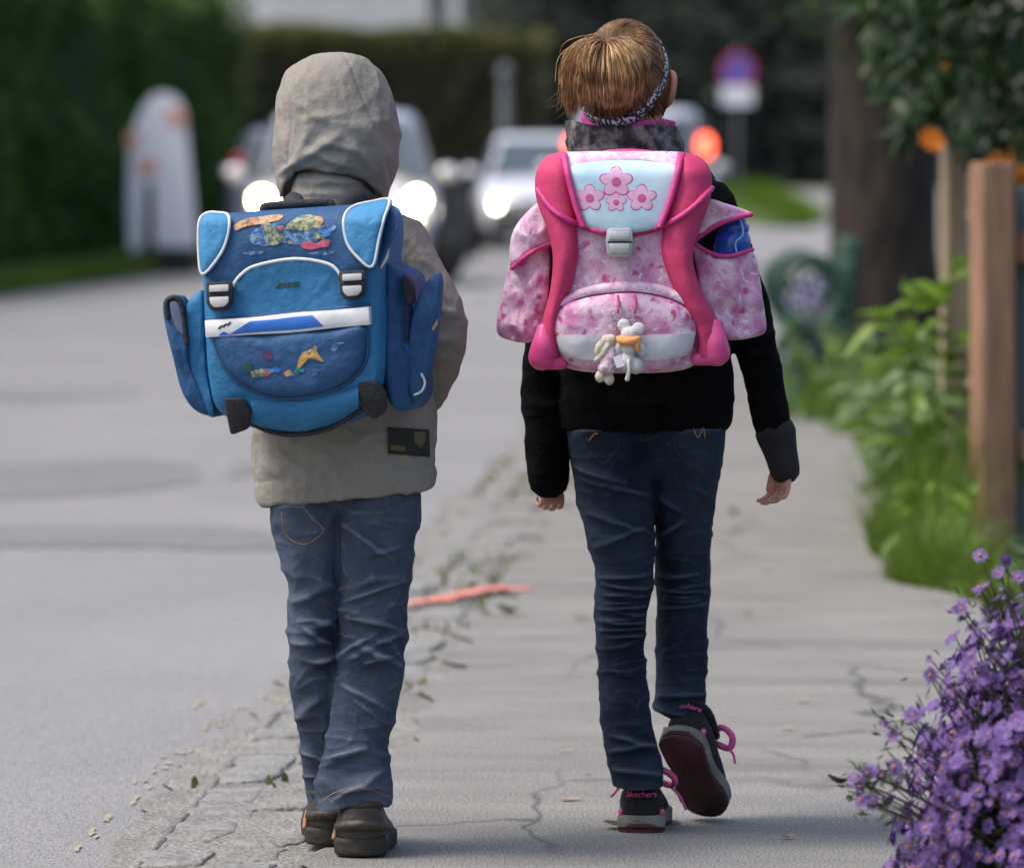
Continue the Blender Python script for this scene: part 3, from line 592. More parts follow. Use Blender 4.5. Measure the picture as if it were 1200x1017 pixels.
# ------------------------------------------------------------------ green bench with round scrolls
m_green = M('green painted iron', (.010, .045, .028), (.016, .06, .038), 12, rough=.45, bump=.1, bscale=60)
bx, by = (958 - CX) * 27.2 / F, 27.2
bench = thing('garden_bench', (bx, by, -.03), 'green iron garden bench with round scroll ends in front of the tree', 'bench')
def scroll(c, R, y, name='scroll'):
    a = np.linspace(0, 2 * np.pi, 33); P = np.stack([c[0] + R * .92 * np.cos(a), np.full(33, y), c[1] + R * np.sin(a)], 1); m_ = [tube(P, .028, 8, caps=False)]
    for s, k in ((1, .45), (-1, .45)):
        t = np.linspace(0, 2.6 * np.pi, 26); rr = R * .5 * (1 - t / (2.9 * np.pi)); m_.append(tube(np.stack([c[0] + s * R * .38 + rr * np.cos(t) * s, np.full(26, y), c[1] + s * R * .2 + rr * np.sin(t)], 1), .014, 6))
    return obj(name, *join(*m_), m_green, bench)
for y in (27.05, 28.25):
    cx0 = (948 - CX) * 27.1 / F
    scroll((cx0, .55), .155, y); scroll((cx0 + .01, .24), .10, y)
    obj('leg', *tube([(cx0 - .05, y, .16), (cx0 - .07, y, .05), (cx0 - .09, y, -.04)], [.02, .02, .025], 8), m_green, bench)
    obj('leg', *tube([(cx0 + .17, y, .42), (cx0 + .2, y, .2), (cx0 + .23, y, -.04)], [.02, .02, .025], 8), m_green, bench)
    obj('back_post', *box((cx0 + .2, y, .56), (.045, .045, .46), .01, ry=.12), m_green, bench)
for k in range(4): obj('seat_slat', *box(((948 - CX) * 27.1 / F - .08 + .085 * k, 27.65, .385), (.07, 1.3, .022), .005), m_green, bench)
for k in range(4): obj('back_slat', *box(((948 - CX) * 27.1 / F + .165 + .013 * k, 27.65, .47 + .095 * k), (.022, 1.3, .08), .005, ry=.12), m_green, bench)
# lilac michaelmas daisies growing through the bench
m_lil = leafmat('lilac petals', [(.42, .33, .66), (.5, .42, .72), (.38, .28, .6)], .6, .3)
lil = thing('lilac_flowers', (bx - .12, 27.5, -.03), 'pale lilac flowers showing through the green bench scroll', 'flower'); r = np.random.default_rng(13)
for k in range(34):
    px, py = (r.uniform(922, 966), r.uniform(325, 380)) if k < 22 else (r.uniform(918, 968), r.uniform(395, 425)); c = W(px, py, 27.3 + r.uniform(0, .15))
    obj('stem', *tube([(bx - .12 + r.uniform(-.06, .06), 27.5, -.05), (c[0], 27.5, c[2] * .6), tuple(c)], [.004, .003, .002], 5, sub=2), m_weed, lil); bloom(lil, c, .024, m_lil, 8, 1)

# ------------------------------------------------------------------ purple asters in the foreground
m_pet = leafmat('purple petals', [(.13, .065, .25), (.2, .11, .34), (.16, .082, .3), (.27, .175, .42)], rough=.6, trans=.35)
m_cen = M('aster centre', (.25, .12, .05), (.35, .16, .08), 200, rough=.8)
m_stem = M('aster stem', (.05, .06, .02), (.07, .045, .03), 40, rough=.7)
m_al = leafmat('aster leaves', [(.03, .06, .015), (.05, .09, .02), (.07, .10, .03)], .55, .3)
AX, AY = .94, 9.05
ast = thing('aster_bush', (AX, AY, -.03), 'bushy purple aster in full bloom spilling over the pavement edge', 'plant')
def aster_mesh(n, R, tilt, seed):
    r = np.random.default_rng(seed); V = []; Fc = []; mi = []
    for k in range(n):
        a = 2 * math.pi * k / n + r.uniform(-.1, .1); L = R * r.uniform(.8, 1.1); w = R * .17; tl = tilt + r.uniform(-.15, .15); b = len(V); ca, sa = math.cos(a), math.sin(a)
        for t, ww in ((.12, .5), (.6, 1.0), (1.0, .35)):
            for s in (-1, 1): x, y_, z = L * t, s * w * ww, math.sin(tl) * L * t + (-.2 * L * t * t); V.append((z, x * ca - y_ * sa, x * sa + y_ * ca))
        Fc += [(b, b + 1, b + 3, b + 2), (b + 2, b + 3, b + 5, b + 4)]; mi += [0, 0]
    b = len(V); m_ = 8
    for rr, z in ((.30, .0), (.26, .12), (.12, .18)):
        for k in range(m_): a = 2 * math.pi * k / m_; V.append((R * z + .001, R * rr * math.cos(a), R * rr * math.sin(a)))
    for l in range(2):
        for k in range(m_): Fc.append((b + l * m_ + k, b + l * m_ + (k + 1) % m_, b + (l + 1) * m_ + (k + 1) % m_, b + (l + 1) * m_ + k)); mi.append(1)
    Fc.append(tuple(b + 2 * m_ + k for k in range(m_))); mi.append(1)
    me = mesh('flower', V, Fc, m_pet); me.materials.append(m_cen); me.polygons.foreach_set('material_index', mi); return me
am = [aster_mesh(18, .0135, .2, 1), aster_mesh(16, .0125, .45, 2), aster_mesh(20, .0145, .05, 3), aster_mesh(14, .0105, .9, 4), aster_mesh(14, .0075, 1.2, 5)]
r = np.random.default_rng(17); FP = []
def dome(th, ph, k=1.0):      # th: around, ph: height angle
    lump = 1 + .10 * math.sin(th * 5 + ph * 4) + .07 * math.sin(th * 11 - ph * 9)
    n = np.array([math.cos(th) * math.cos(ph), math.sin(th) * math.cos(ph), math.sin(ph)]); return np.array([AX, AY, .0]) + n * np.array([.33, .34, .515]) * lump * k, n
for q in range(6500):
    th = r.uniform(0, 2 * math.pi); ph = math.asin(r.uniform(.0, .99)); k = r.uniform(.80, 1.10); p, n = dome(th, ph, k); FP.append((p, n))
for px, py, s in [(1003, 925, .0), (1004, 910, 0), (1012, 918, 0), (1018, 900, 0), (1036, 850, 0), (1047, 868, 0), (1010, 935, 0), (1026, 938, 0), (1048, 895, 0), (1030, 905, 0), (1128, 712, 0), (1060, 995, 0), (1066, 1003, 0), (1070, 835, 0), (1094, 790, 0), (1175, 668, 0)]:
    for e in range(2): FP.append((W(px + r.uniform(-5, 5), py + r.uniform(-5, 5), 8.85 + r.uniform(-.05, .05)), np.array([-.4, -.6, .4])))
FPp = np.array([p for p, n in FP]); FN = np.array([n for p, n in FP]); px, py = topx(FPp)
front = (FN[:, 1] < .25) & (px < 1225) & (py < 1040) & (py > 600); score = np.where(front, r.random(len(FPp)) + np.where(FN[:, 1] < 0, 0, 1), 99); score[-32:] = 0; order = np.argsort(score)
for i in order[:300]:
    dv = FN[i] + r.normal(0, .35, 3) + np.array([-.1, -.25, .25]); put(am[int(r.integers(0, 5)) if r.random() < .6 else int(r.integers(0, 3))], 'flower', FPp[i], dv, ast, r.uniform(0, 6.28), r.uniform(.75, 1.1))
restV = []; base = [(np.array([v.co for v in m_.vertices]), [tuple(p.vertices) for p in m_.polygons if p.material_index == 0]) for m_ in am[:3]]
for i in order[300:4600]:
    V, Fc = base[i % 3]; R_ = np.array(orient(FN[i] + r.normal(0, .3, 3)).to_matrix()); restV.append((V @ R_.T + FPp[i], Fc))
o = obj('flower_mass', *join(*restV), m_pet, ast, smooth=False); o['kind'] = 'stuff'
st = []
for i in list(order[:300]) + list(order[300:4600:9]):
    p = FPp[i]; b = np.array([AX + r.uniform(-.14, .14), AY + r.uniform(-.14, .14), -.05]); mid = b + (p - b) * .6 + np.array([0, 0, .03]) * r.random(); st.append(tube([b, mid, p - FN[i] * .002], [.0022, .0017, .0011], 5, caps=False, sub=3))
obj('stem', *join(*st), m_stem, ast)['kind'] = 'stuff'
n = 9000; k = r.uniform(.35, .99, n); pn = [dome(r.uniform(0, 6.28), math.asin(r.uniform(0, .99)), kk) for kk in k]; P = np.array([a for a, b in pn]); D = np.array([b for a, b in pn])
ex = []
for i in order[:32]:
    for e in range(7): ex.append(FPp[i] + r.normal(0, .014, 3) + np.array([.02, .01, -.01]) * r.random())
P = np.concatenate([P, ex]); D = np.concatenate([D, np.tile([-.3, -.3, .4], (len(ex), 1))])
o = fast('leaf_mass', *leaf_cloud(P, D, .022, .24, .3, .6, 9), m_al, ast); o['kind'] = 'stuff'
# ------------------------------------------------------------------ white roadside figure beside the hedge
m_white = M('white painted board', (.80, .80, .85), (.76, .76, .82), 4, rough=.55)
m_orange = M('orange red paint', (.72, .3, .19), (.74, .42, .32), 8, rough=.6)
m_blk = M('black rubber', (.012, .012, .012), (.02, .02, .02), 20, rough=.7)
fd = 59.0
fz = lambda py: W(0, py, fd)[2]; fxx = lambda px: (px - CX) * fd / F
figb = thing('roadside_figure', (fxx(190), fd, 0), 'tall white round-topped roadside figure with orange patches beside the hedge', 'figure')
def slab(outline, y0, T, mat, name, parent, bev=.02, holes=None):
    o2 = cr(outline, 4, closed=True); bm = bmesh.new(); vs = [bm.verts.new((fxx(x), y0, fz(y))) for x, y in o2]; f = bm.faces.new(vs); e = bmesh.ops.extrude_face_region(bm, geom=[f])
    bmesh.ops.translate(bm, vec=(0, T, 0), verts=[v for v in e['geom'] if isinstance(v, bmesh.types.BMVert)])
    bmesh.ops.recalc_face_normals(bm, faces=bm.faces); bm.verts.index_update()
    V = np.array([v.co for v in bm.verts]); Fc = [tuple(v.index for v in q.verts) for q in bm.faces]; bm.free(); return obj(name, V, Fc, mat, parent, smooth=False)
slab([(190, 108), (205, 113), (215, 128), (219, 160), (225, 220), (230, 288), (222, 292), (188, 292), (181, 285), (180, 222), (175, 214), (170, 218), (168, 285), (163, 292), (152, 291), (150, 240), (151, 185), (155, 155), (166, 128), (178, 112)], fd, .16, m_white, 'board', figb)
for k, (c, rx, ry) in enumerate([((207, 137), 12, 11), ((156, 163), 9, 10), ((173, 194), 13, 9)]):
    a = np.linspace(0, 2 * np.pi, 12, endpoint=False); slab([(c[0] + rx * math.cos(t), c[1] + ry * math.sin(t)) for t in a], fd - .012, .01, m_orange, 'patch', figb)
obj('base', *box((fxx(205), fd + .08, .12), (.42, .5, .27), .03), m_blk, figb, smooth=False)
obj('strut', *box((fxx(160), fd + .08, .15), (.09, .07, .34), .01), M('grey strut', (.1, .1, .1), (.14, .13, .12), 8, rough=.7), figb, smooth=False)

# ------------------------------------------------------------------ no-parking sign
sd = 93.0; sx = (864 - CX) * sd / F; sz = float(h(sd))
m_galv = M('galvanised steel', (.11, .115, .13), (.15, .155, .17), 6, rough=.6, metallic=.2)
sign = thing('no_parking_sign', (sx, sd, sz), 'round blue and red no parking sign on a grey post with white plate', 'sign')
def disc(cx, cz, R, y, T, mat, name, parent, R0=0, N=40):
    a = np.linspace(0, 2 * np.pi, N, endpoint=False); rg = lambda r_, yy: np.stack([cx + r_ * np.cos(a), np.full(N, yy), cz + r_ * np.sin(a)], 1)
    m_ = loft([rg(R0, y), rg(R, y), rg(R, y + T), rg(R0, y + T), rg(R0, y)], caps=False) if R0 else loft([rg(R * .98, y), rg(R, y + T * .2), rg(R, y + T)])
    return obj(name, *m_, mat, parent, smooth=False, fixn=True)
pz = W(0, 82, sd)[2]; obj('post', *tube([(sx, sd + .06, sz - .1), (sx, sd + .06, pz + .33)], .034, 12), m_galv, sign)
disc(sx, pz, .28, sd, .012, M('sign blue', (.05, .10, .45), None, rough=.4), 'plate', sign)
disc(sx, pz, .28, sd - .006, .005, M('sign red', (.55, .04, .05), None, rough=.4), 'border_ring', sign, R0=.235)
obj('diagonal_bar', *box((sx, sd - .0035, pz), (.46, .004, .045), 0, ry=math.radians(45)), bpy.data.materials['sign red'], sign, smooth=False)
obj('supplementary_plate', *box((sx, sd, W(0, 112, sd)[2]), (.50, .014, .30), .004), m_white, sign, smooth=False)
for dz in (.0, -.4): obj('clamp', *box((sx, sd + .035, pz + dz), (.12, .09, .04), .005), m_galv, sign, smooth=False)
# grey post before the far hedge, dark bollard
gp = 92.0; gx = (592 - CX) * gp / F; gz = float(h(gp)); post = thing('lamp_post', (gx, gp, gz), 'plain grey metal post standing before the far hedge', 'post')
obj('shaft', *tube([(gx, gp, gz - .05), (gx, gp, gz + .25), (gx, gp, gz + .3), (gx, gp, W(0, 88, gp)[2])], [.10, .10, .085, .08], 14), m_galv, post)
obj('cap', *tube([(gx, gp, W(0, 88, gp)[2]), (gx, gp, W(0, 80, gp)[2])], [.12, .10], 14), m_galv, post)
m_dgrey = M('dark grey plastic', (.035, .035, .045), (.05, .05, .06), 6, rough=.6)
bd = 68.0; bxx = (534 - CX) * bd / F; bol = thing('wheelie_bin', (bxx, bd, -.02), 'dark upright wheeled bin standing between the two oncoming cars', 'bin')
obj('body', *loft([np.array([(bxx - w, bd - w, z), (bxx + w, bd - w, z), (bxx + w, bd + w, z), (bxx - w, bd + w, z)]) for w, z in ((.17, .06), (.2, .5), (.225, .9))]), m_dgrey, bol, smooth=False)
obj('lid', *box((bxx, bd, .93), (.49, .5, .06), .02), m_dgrey, bol, smooth=False)
for s in (-1, 1): obj('wheel', *tube([(bxx + s * .17, bd + .17, .08), (bxx + s * .22, bd + .17, .08)], .09, 14), m_blk, bol)

# ------------------------------------------------------------------ white house behind the hedge
hd = 118.0; s_ = F / hd; hz0 = float(h(hd)); hx = lambda px: (px - CX) * hd / F; hzz = lambda py: W(0, py, hd)[2]
m_plas = M('white plaster', (.55, .54, .54), (.62, .61, .61), 2, rough=.9, bump=.3, bscale=30)
m_roof = M('roof tiles', (.16, .06, .04), (.22, .09, .06), 6, rough=.85, bump=.6, bscale=20)
m_glass = M('dark window glass', (.03, .035, .045), None, rough=.08, spec=.8)
m_frame = M('window frame', (.75, .75, .8), None, rough=.5)
house = thing('white_house', (hx(410), hd + 4, hz0), 'white plastered house showing above the boundary hedge', 'building')
xl, xr = hx(272), hx(578); zt = hzz(-150)
obj('wall', *box(((xl + xr) / 2, hd + 4, (hz0 + zt) / 2 - .1), (xr - xl, 8, zt - hz0 + .2)), m_plas, house, smooth=False)
V = np.array([(xl - .4, hd - .5, zt - .15), (xr + .4, hd - .5, zt - .15), (xr + .4, hd + 8.5, zt - .15), (xl - .4, hd + 8.5, zt - .15), (xl - .4, hd + 4, zt + 2.6), (xr + .4, hd + 4, zt + 2.6)])
obj('roof', V, [(0, 1, 5, 4), (2, 3, 4, 5), (1, 2, 5), (3, 0, 4), (3, 2, 1, 0)], m_roof, house, smooth=False)
for k, (a, b, t, bt) in enumerate([(500, 522, -40, 30), (538, 562, -40, 30), (300, 330, -90, -30), (380, 410, -90, -30)]):
    w = obj('window', *box(((hx(a) + hx(b)) / 2, hd - .01, (hzz(t) + hzz(bt)) / 2), (hx(b) - hx(a), .06, hzz(t) - hzz(bt)), .01), m_frame, house, smooth=False)
    for q in (-.25, .25): obj('pane', *box(((hx(a) + hx(b)) / 2 + q * (hx(b) - hx(a)), hd - .045, (hzz(t) + hzz(bt)) / 2), ((hx(b) - hx(a)) * .4, .02, (hzz(t) - hzz(bt)) * .88)), m_glass, w, smooth=False)

# ------------------------------------------------------------------ cars
m_tyre = M('tyre', (.015, .015, .016), (.025, .025, .025), 30, rough=.85); m_rim = M('alloy rim', (.4, .4, .42), None, rough=.35, metallic=.8)
m_hl = M('lit headlamp', (1.0, .84, .33), None, emit=26.0); m_hlw = M('lit headlamp white', (1.0, .93, .72), None, emit=16.0); m_lens = M('lamp lens', (.6, .6, .62), None, rough=.15)
m_tl = M('lit tail lamp', (1.0, .10, .05), None, emit=3.2); m_tld = M('red tail lamp', (.5, .04, .05), None, rough=.2); m_trim = M('black trim', (.015, .015, .016), None, rough=.5)
m_plate = M('number plate', (.75, .75, .75), None, rough=.5); m_wind = M('car glass', (.05, .07, .075), None, rough=.06, spec=.9)
def paint(name, c): m = M(name, c, tuple(v * .93 for v in c), 2, rough=.32, metallic=.25); m.node_tree.nodes['Principled BSDF'].inputs['Coat Weight'].default_value = .5; return m
def car(name, lab, xc, d, facing, mat, Wd=1.7, L=4.0, H=1.5, belt=.92, bon=1.0, boot=.25, lightz=.68, lightr=.09, lightx=.62, lm=None, tm=None, tz=.85, th=.2, group=None):
    """facing -1: nose towards the camera. Built nose at +l, then turned"""
    z0 = float(h(d)) - .02; root = thing(name, (xc, d + L / 2, z0), lab, 'car', 'cars on the street'); o0 = np.array([xc, d + L / 2, z0])
    def T(m_): V = np.array(m_[0], float); V = V * np.array([facing * -1.0, facing, 1]) ; V[:, 0] *= 1; return V + o0, m_[1]
    hw = Wd / 2
    # lower body: sections along the length
    def sec(y, w, zb, zt):
        P = [(-w * .90, zb), (-w * .98, zb + .12), (-w, zb + .32), (-w * .985, zt - .12), (-w * .93, zt - .02), (-w * .6, zt + .015), (0, zt + .03)]; P = P + [(-x, z) for x, z in P[-2::-1]]
        return np.array([(x, y, z) for x, z in P])
    nose = L / 2; tail = -L / 2; scuttle = nose - bon
    S = [(tail, hw * .86, .34, belt - .22), (tail + .05, hw * .93, .26, belt - .05), (tail + .3, hw * .985, .22, belt), (tail + 1.2, hw, .2, belt), (scuttle - .4, hw, .2, belt - .01), (scuttle + .1, hw * .99, .2, belt - .03), (nose - .45, hw * .96, .2, belt - .14), (nose - .14, hw * .90, .22, belt - .24), (nose - .02, hw * .80, .3, belt - .34)]
    rings = [sec(*q) for q in cr(S, 3)]; V, Fc = loft(rings); body = obj('body', *T((V, Fc)), mat, root, fixn=True)
    # cabin
    cb = [(tail + boot * .4, hw * .95, belt - .03), (scuttle + .12, hw * .95, belt - .04)]; rt = [(tail + boot + .15, hw * .74, H - .05), (scuttle - .75, hw * .74, H - .03)]
    def frame(t, ins=0):   # t: 0 belt .. 1 roof
        y0 = cb[0][0] + (rt[0][0] - cb[0][0]) * t; y1 = cb[1][0] + (rt[1][0] - cb[1][0]) * t; w = hw * (.95 + (.74 - .95) * t); z = (belt - .03) + (H - .04 - belt + .03) * t; return y0, y1, w, z
    R_ = []
    for t in (0, .35, .7, .93, 1.0, 1.06):
        y0, y1, w, z = frame(min(t, 1.0)); 
        if t > .95: w *= .96 if t < 1.03 else .8; y0 += .05 if t < 1.03 else .2; y1 -= .05 if t < 1.03 else .25; z += .015 if t < 1.03 else .035
        a = np.linspace(0, 2 * np.pi, 40, endpoint=False); ca, sa = np.cos(a), np.sin(a); e = 2 / 5.5
        R_.append(np.stack([w * np.sign(ca) * abs(ca) ** e, (y0 + y1) / 2 + (y1 - y0) / 2 * np.sign(sa) * abs(sa) ** e, np.full(40, z)], 1))
    obj('cabin', *T(loft(R_)), mat, root, fixn=True)
    def pane(nm, pts, n):   # outward-offset glass panel
        P = np.array(pts, float); n = np.array(n, float); n /= np.linalg.norm(n); A = P + n * .022; B = P - n * .03; V = np.concatenate([A, B]); k = len(P)
        return obj(nm, *T((V, [tuple(range(k)), tuple(range(2 * k - 1, k - 1, -1))] + [(i, (i + 1) % k, k + (i + 1) % k, k + i) for i in range(k)])), m_wind, root, smooth=False, fixn=True)
    ya, yb, wa, za = frame(.12); yc, yd, wc, zc = frame(.9)
    pane('windscreen', [(-wa * .86, yb, za), (wa * .86, yb, za), (wc * .86, yd, zc), (-wc * .86, yd, zc)], (0, 1, .6)); pane('rear_window', [(wa * .84, ya, za), (-wa * .84, ya, za), (-wc * .84, yc, zc), (wc * .84, yc, zc)], (0, -1, .2))
    for s in (-1, 1):
        f = lambda y0, y1, t: y0 + (y1 - y0) * t
        for t0, t1 in ((.08, .36), (.39, .66), (.69, .92)): pane('side_window', [(s * wa, f(ya, yb, t0), za), (s * wa, f(ya, yb, t1), za), (s * wc, f(yc, yd, t1), zc), (s * wc, f(yc, yd, t0), zc)], (s, 0, .25))
        mr = obj('mirror', *T(ell((s * (hw + .10), scuttle - .12, belt + .06), (.11, .07, .075), 12, 8)), mat, root, fixn=True)
        for yw in (nose - .78, tail + .72):
            w = obj('wheel', *T(tube([(s * (hw - .19), yw, .3), (s * (hw + .005), yw, .3)], .30, 24)), m_tyre, root, fixn=True); obj('rim', *T(tube([(s * (hw - .08), yw, .3), (s * (hw + .02), yw, .3)], .19, 20)), m_rim, w, fixn=True)
        obj('headlight', *T(ell((s * lightx, nose - .10, lightz), (lightr, .1, lightr), 16, 10)), lm or m_lens, root, fixn=True)
        obj('tail_light', *T(ell((s * (hw - .16), tail + .05, tz), (.085, .07, th / 2), 14, 10)), tm or m_tld, root, fixn=True)
    obj('bumper', *T(box((0, nose - .05, .36), (Wd * .82, .14, .2), .05)), m_trim, root, fixn=True); obj('bumper', *T(box((0, tail + .04, .42), (Wd * .86, .14, .2), .05)), m_trim, root, fixn=True)
    obj('grille', *T(box((0, nose - .03, .56), (.7, .06, .14), .02)), m_trim, root, fixn=True)
    for yy in (nose + .02, tail - .04): obj('number_plate', *T(box((0, yy, .44), (.52, .02, .11), .004)), m_plate, root, smooth=False, fixn=True)
    return root
car('car', 'silver grey minivan coming on with glowing headlights behind the hooded child', -1.555, 52.6, -1, paint('silver grey paint', (.60, .60, .66)), 1.74, 4.0, 1.62, .98, .85, .1, .80, .09, .70, m_hl)
car('car', 'silver hatchback coming on with lit headlight behind the pink backpack', .42, 74.0, -1, paint('pale silver paint', (.72, .72, .76)), 1.7, 4.1, 1.47, .92, .95, .25, .56, .085, .62, m_hlw)
car('car', 'light grey estate car driving away with lit red tail lamps', 1.33, 61.0, 1, paint('light grey paint', (.62, .62, .66)), 1.69, 4.3, 1.70, 1.0, 1.0, .05, .7, .09, .62, None, m_tl, 1.30, .24)
car('car', 'dark blue car with red tail lamps standing beyond the oncoming minivan', -2.25, 63.0, 1, paint('dark blue paint', (.16, .18, .26)), 1.7, 4.2, 1.50, .95, 1.0, .3, .7, .09, .62, None, m_tld, 1.12, .2)
# ------------------------------------------------------------------ people
m_skin = M('skin', (.50, .25, .17), (.44, .20, .14), 25, rough=.5); m_skin.node_tree.nodes['Principled BSDF'].inputs['Subsurface Weight'].default_value = .08
m_eye = M('eye', (.8, .8, .78), None, rough=.15); m_iris = M('iris', (.06, .04, .03), None, rough=.1)
def denim(name, c1, c2, c3):
    m = M(name, c1, c2, 6.5, rough=.85, bump=.25, bscale=70, lo=.34, hi=.68, c3=c3, s3=520, f3=.16, stretch=(1, 1, .6)); nt = m.node_tree; b = nt.nodes['Principled BSDF']; b.inputs['Specular IOR Level'].default_value = .12
    g = nt.nodes.new('ShaderNodeNewGeometry'); r_ = nt.nodes.new('ShaderNodeValToRGB'); r_.color_ramp.elements[0].position = .505; r_.color_ramp.elements[1].position = .56; r_.color_ramp.elements[1].color = (.75, .75, .75, 1); nt.links.new(g.outputs['Pointiness'], r_.inputs[0])
    mx = nt.nodes.new('ShaderNodeMixRGB'); nt.links.new(r_.outputs[0], mx.inputs[0]); nt.links.new(b.inputs['Base Color'].links[0].from_socket, mx.inputs[1]); mx.inputs[2].default_value = (*c3, 1); nt.links.new(mx.outputs[0], b.inputs['Base Color'])   # abrasion along the creases
    return weave(m, 190, .25, .0006)
m_jeanB = denim('faded blue denim', (.022, .032, .056), (.075, .097, .14), (.14, .165, .21))
m_jeanG = denim('dark blue denim', (.005, .0095, .018), (.028, .043, .068), (.06, .083, .118))
m_thread = M('ochre thread', (.35, .2, .07), (.25, .14, .05), 200, rough=.8)
m_jack = weave(M('beige grey canvas', (.195, .178, .154), (.257, .236, .204), 5, rough=.9, bump=.35, bscale=60, c3=(.34, .315, .275), s3=350, f3=.35), 260, .25, .0005)
m_fleece = M('black fleece', (.0022, .0022, .0028), (.005, .005, .0062), 30, rough=1.0, bump=.6, bscale=260, spec=.1)
m_cuff = M('charcoal knit cuff', (.012, .0115, .0145), (.02, .0195, .024), 40, rough=.95, bump=.5, bscale=160, bstretch=(3, 3, .4))
def offs(L, d0, s):  # shrink rows for the body under the clothes
    return [(r[0], (r[1] + r[2]) / 2 - (r[2] - r[1]) / 2 * s, (r[1] + r[2]) / 2 + (r[2] - r[1]) / 2 * s, r[3], r[4] * s) + tuple(r[5:]) for r in L]
def hand(wr, down, thumb, back, L=.135, curl=(.5, .6, .5), spread=.12, tcurl=.35):
    """palm, four unequal fingers with knuckle bends and a thumb from the side of the palm"""
    dn = np.array(down, float); dn /= np.linalg.norm(dn); th = np.array(thumb, float); th -= dn * th.dot(dn); th /= np.linalg.norm(th); bk = np.cross(dn, th); bk *= np.sign(bk.dot(np.array(back, float))) or 1
    pl = L * .50; w = L * .22; m_ = []
    wr = np.array(wr, float); rings = []
    for t, ww, tt in ((-.25, .78, 1.15), (0, .8, 1.1), (.3, .95, 1.0), (.7, 1.08, .9), (1.0, 1.05, .75), (1.1, .9, .5)):
        a = np.linspace(0, 2 * np.pi, 20, endpoint=False); rings.append(wr + dn * pl * t + np.outer(np.cos(a), th) * w * ww + np.outer(np.sin(a), bk) * L * .085 * tt)
    m_.append(loft(rings))
    for k, (o_, fl, rr) in enumerate(((.86, .42, .049), (.29, .47, .050), (-.28, .43, .048), (-.84, .34, .043))):
        p = wr + dn * pl * (.98 - .05 * abs(o_)) + th * w * o_; d = dn * math.cos(spread * o_) + th * math.sin(spread * o_); P = [p - d * .01, p]; ang = 0
        for j, (sg, cu) in enumerate(zip((.45, .32, .23), curl)):
            ang += cu * (1 + .16 * k); q = d * math.cos(ang) - bk * math.sin(ang); p = p + q * fl * L * sg; P.append(p)
        m_.append(tube(P, [rr * L * 1.12, rr * L * 1.08, rr * L, rr * L * .9, rr * L * .76], 10, sub=3))
    p = wr + dn * pl * .22 + th * w * .7; P = [p - th * .006, p, p + (dn * .82 + th * .36 - bk * .25) * L * .2]; P.append(P[-1] + (dn * .95 + th * .02 - bk * tcurl) * L * .17); P.append(P[-1] + (dn * .95 - bk * (tcurl + .1)) * L * .11)
    m_.append(tube(P, [.07 * L, .085 * L, .068 * L, .06 * L, .046 * L], 10, sub=3))
    return m_
def head(c, R, ears=True, look=0.0):
    """skull, jaw, nose, brows, lips and ears; the face looks along +Y"""
    x, y, z = c; a, b, hgt = R; m_ = [ell(c, R, 28, 18), ell((x, y + b * .28, z - hgt * .42), (a * .74, b * .66, hgt * .60), 20, 12)]
    m_.append(tube([(x, y + b * .93, z + hgt * .08), (x, y + b * 1.08, z - hgt * .16), (x, y + b * 1.16, z - hgt * .27)], [.006, .009, .012], 10))
    for s in (-1, 1): m_.append(ell((x + s * .011, y + b * 1.02, z - hgt * .29), (.009, .010, .008), 10, 8)); m_.append(tube([(x + s * .012, y + b * .95, z + hgt * .13), (x + s * .045, y + b * .84, z + hgt * .15)], [.008, .007], 8))
    for dz, r_ in ((-.50, .007), (-.57, .008)): m_.append(tube([(x - .022, y + b * .86, z + hgt * dz), (x, y + b * .97, z + hgt * dz), (x + .022, y + b * .86, z + hgt * dz)], [.004, r_, .004], 8, sub=3))
    m_.append(ell((x, y + b * .72, z - hgt * .84), (.024, .02, .018), 12, 8))
    if ears:
        for s in (-1, 1):
            e = np.array([x + s * a * .97, y - .002, z - hgt * .14]); m_.append(tube([e + (0, .012, -.028), e + (s * .008, -.004, -.018), e + (s * .014, -.014, .006), e + (s * .014, -.010, .026), e + (s * .006, .008, .032)], [.006, .0075, .0065, .0065, .005], 8, sub=3)); m_.append(ell(e + (s * .004, .002, .0), (.007, .013, .024), 10, 8))
    return m_
def eyes(c, R, parent):
    for s in (-1, 1):
        p = (c[0] + s * .030, c[1] + R[1] * .83, c[2] + R[2] * .02); e = obj('eye', *ell(p, (.0125, .0125, .0115), 14, 10), m_eye, parent); obj('iris', *ell((p[0], p[1] + .008, p[2]), (.0055, .005, .0055), 10, 8), m_iris, e)
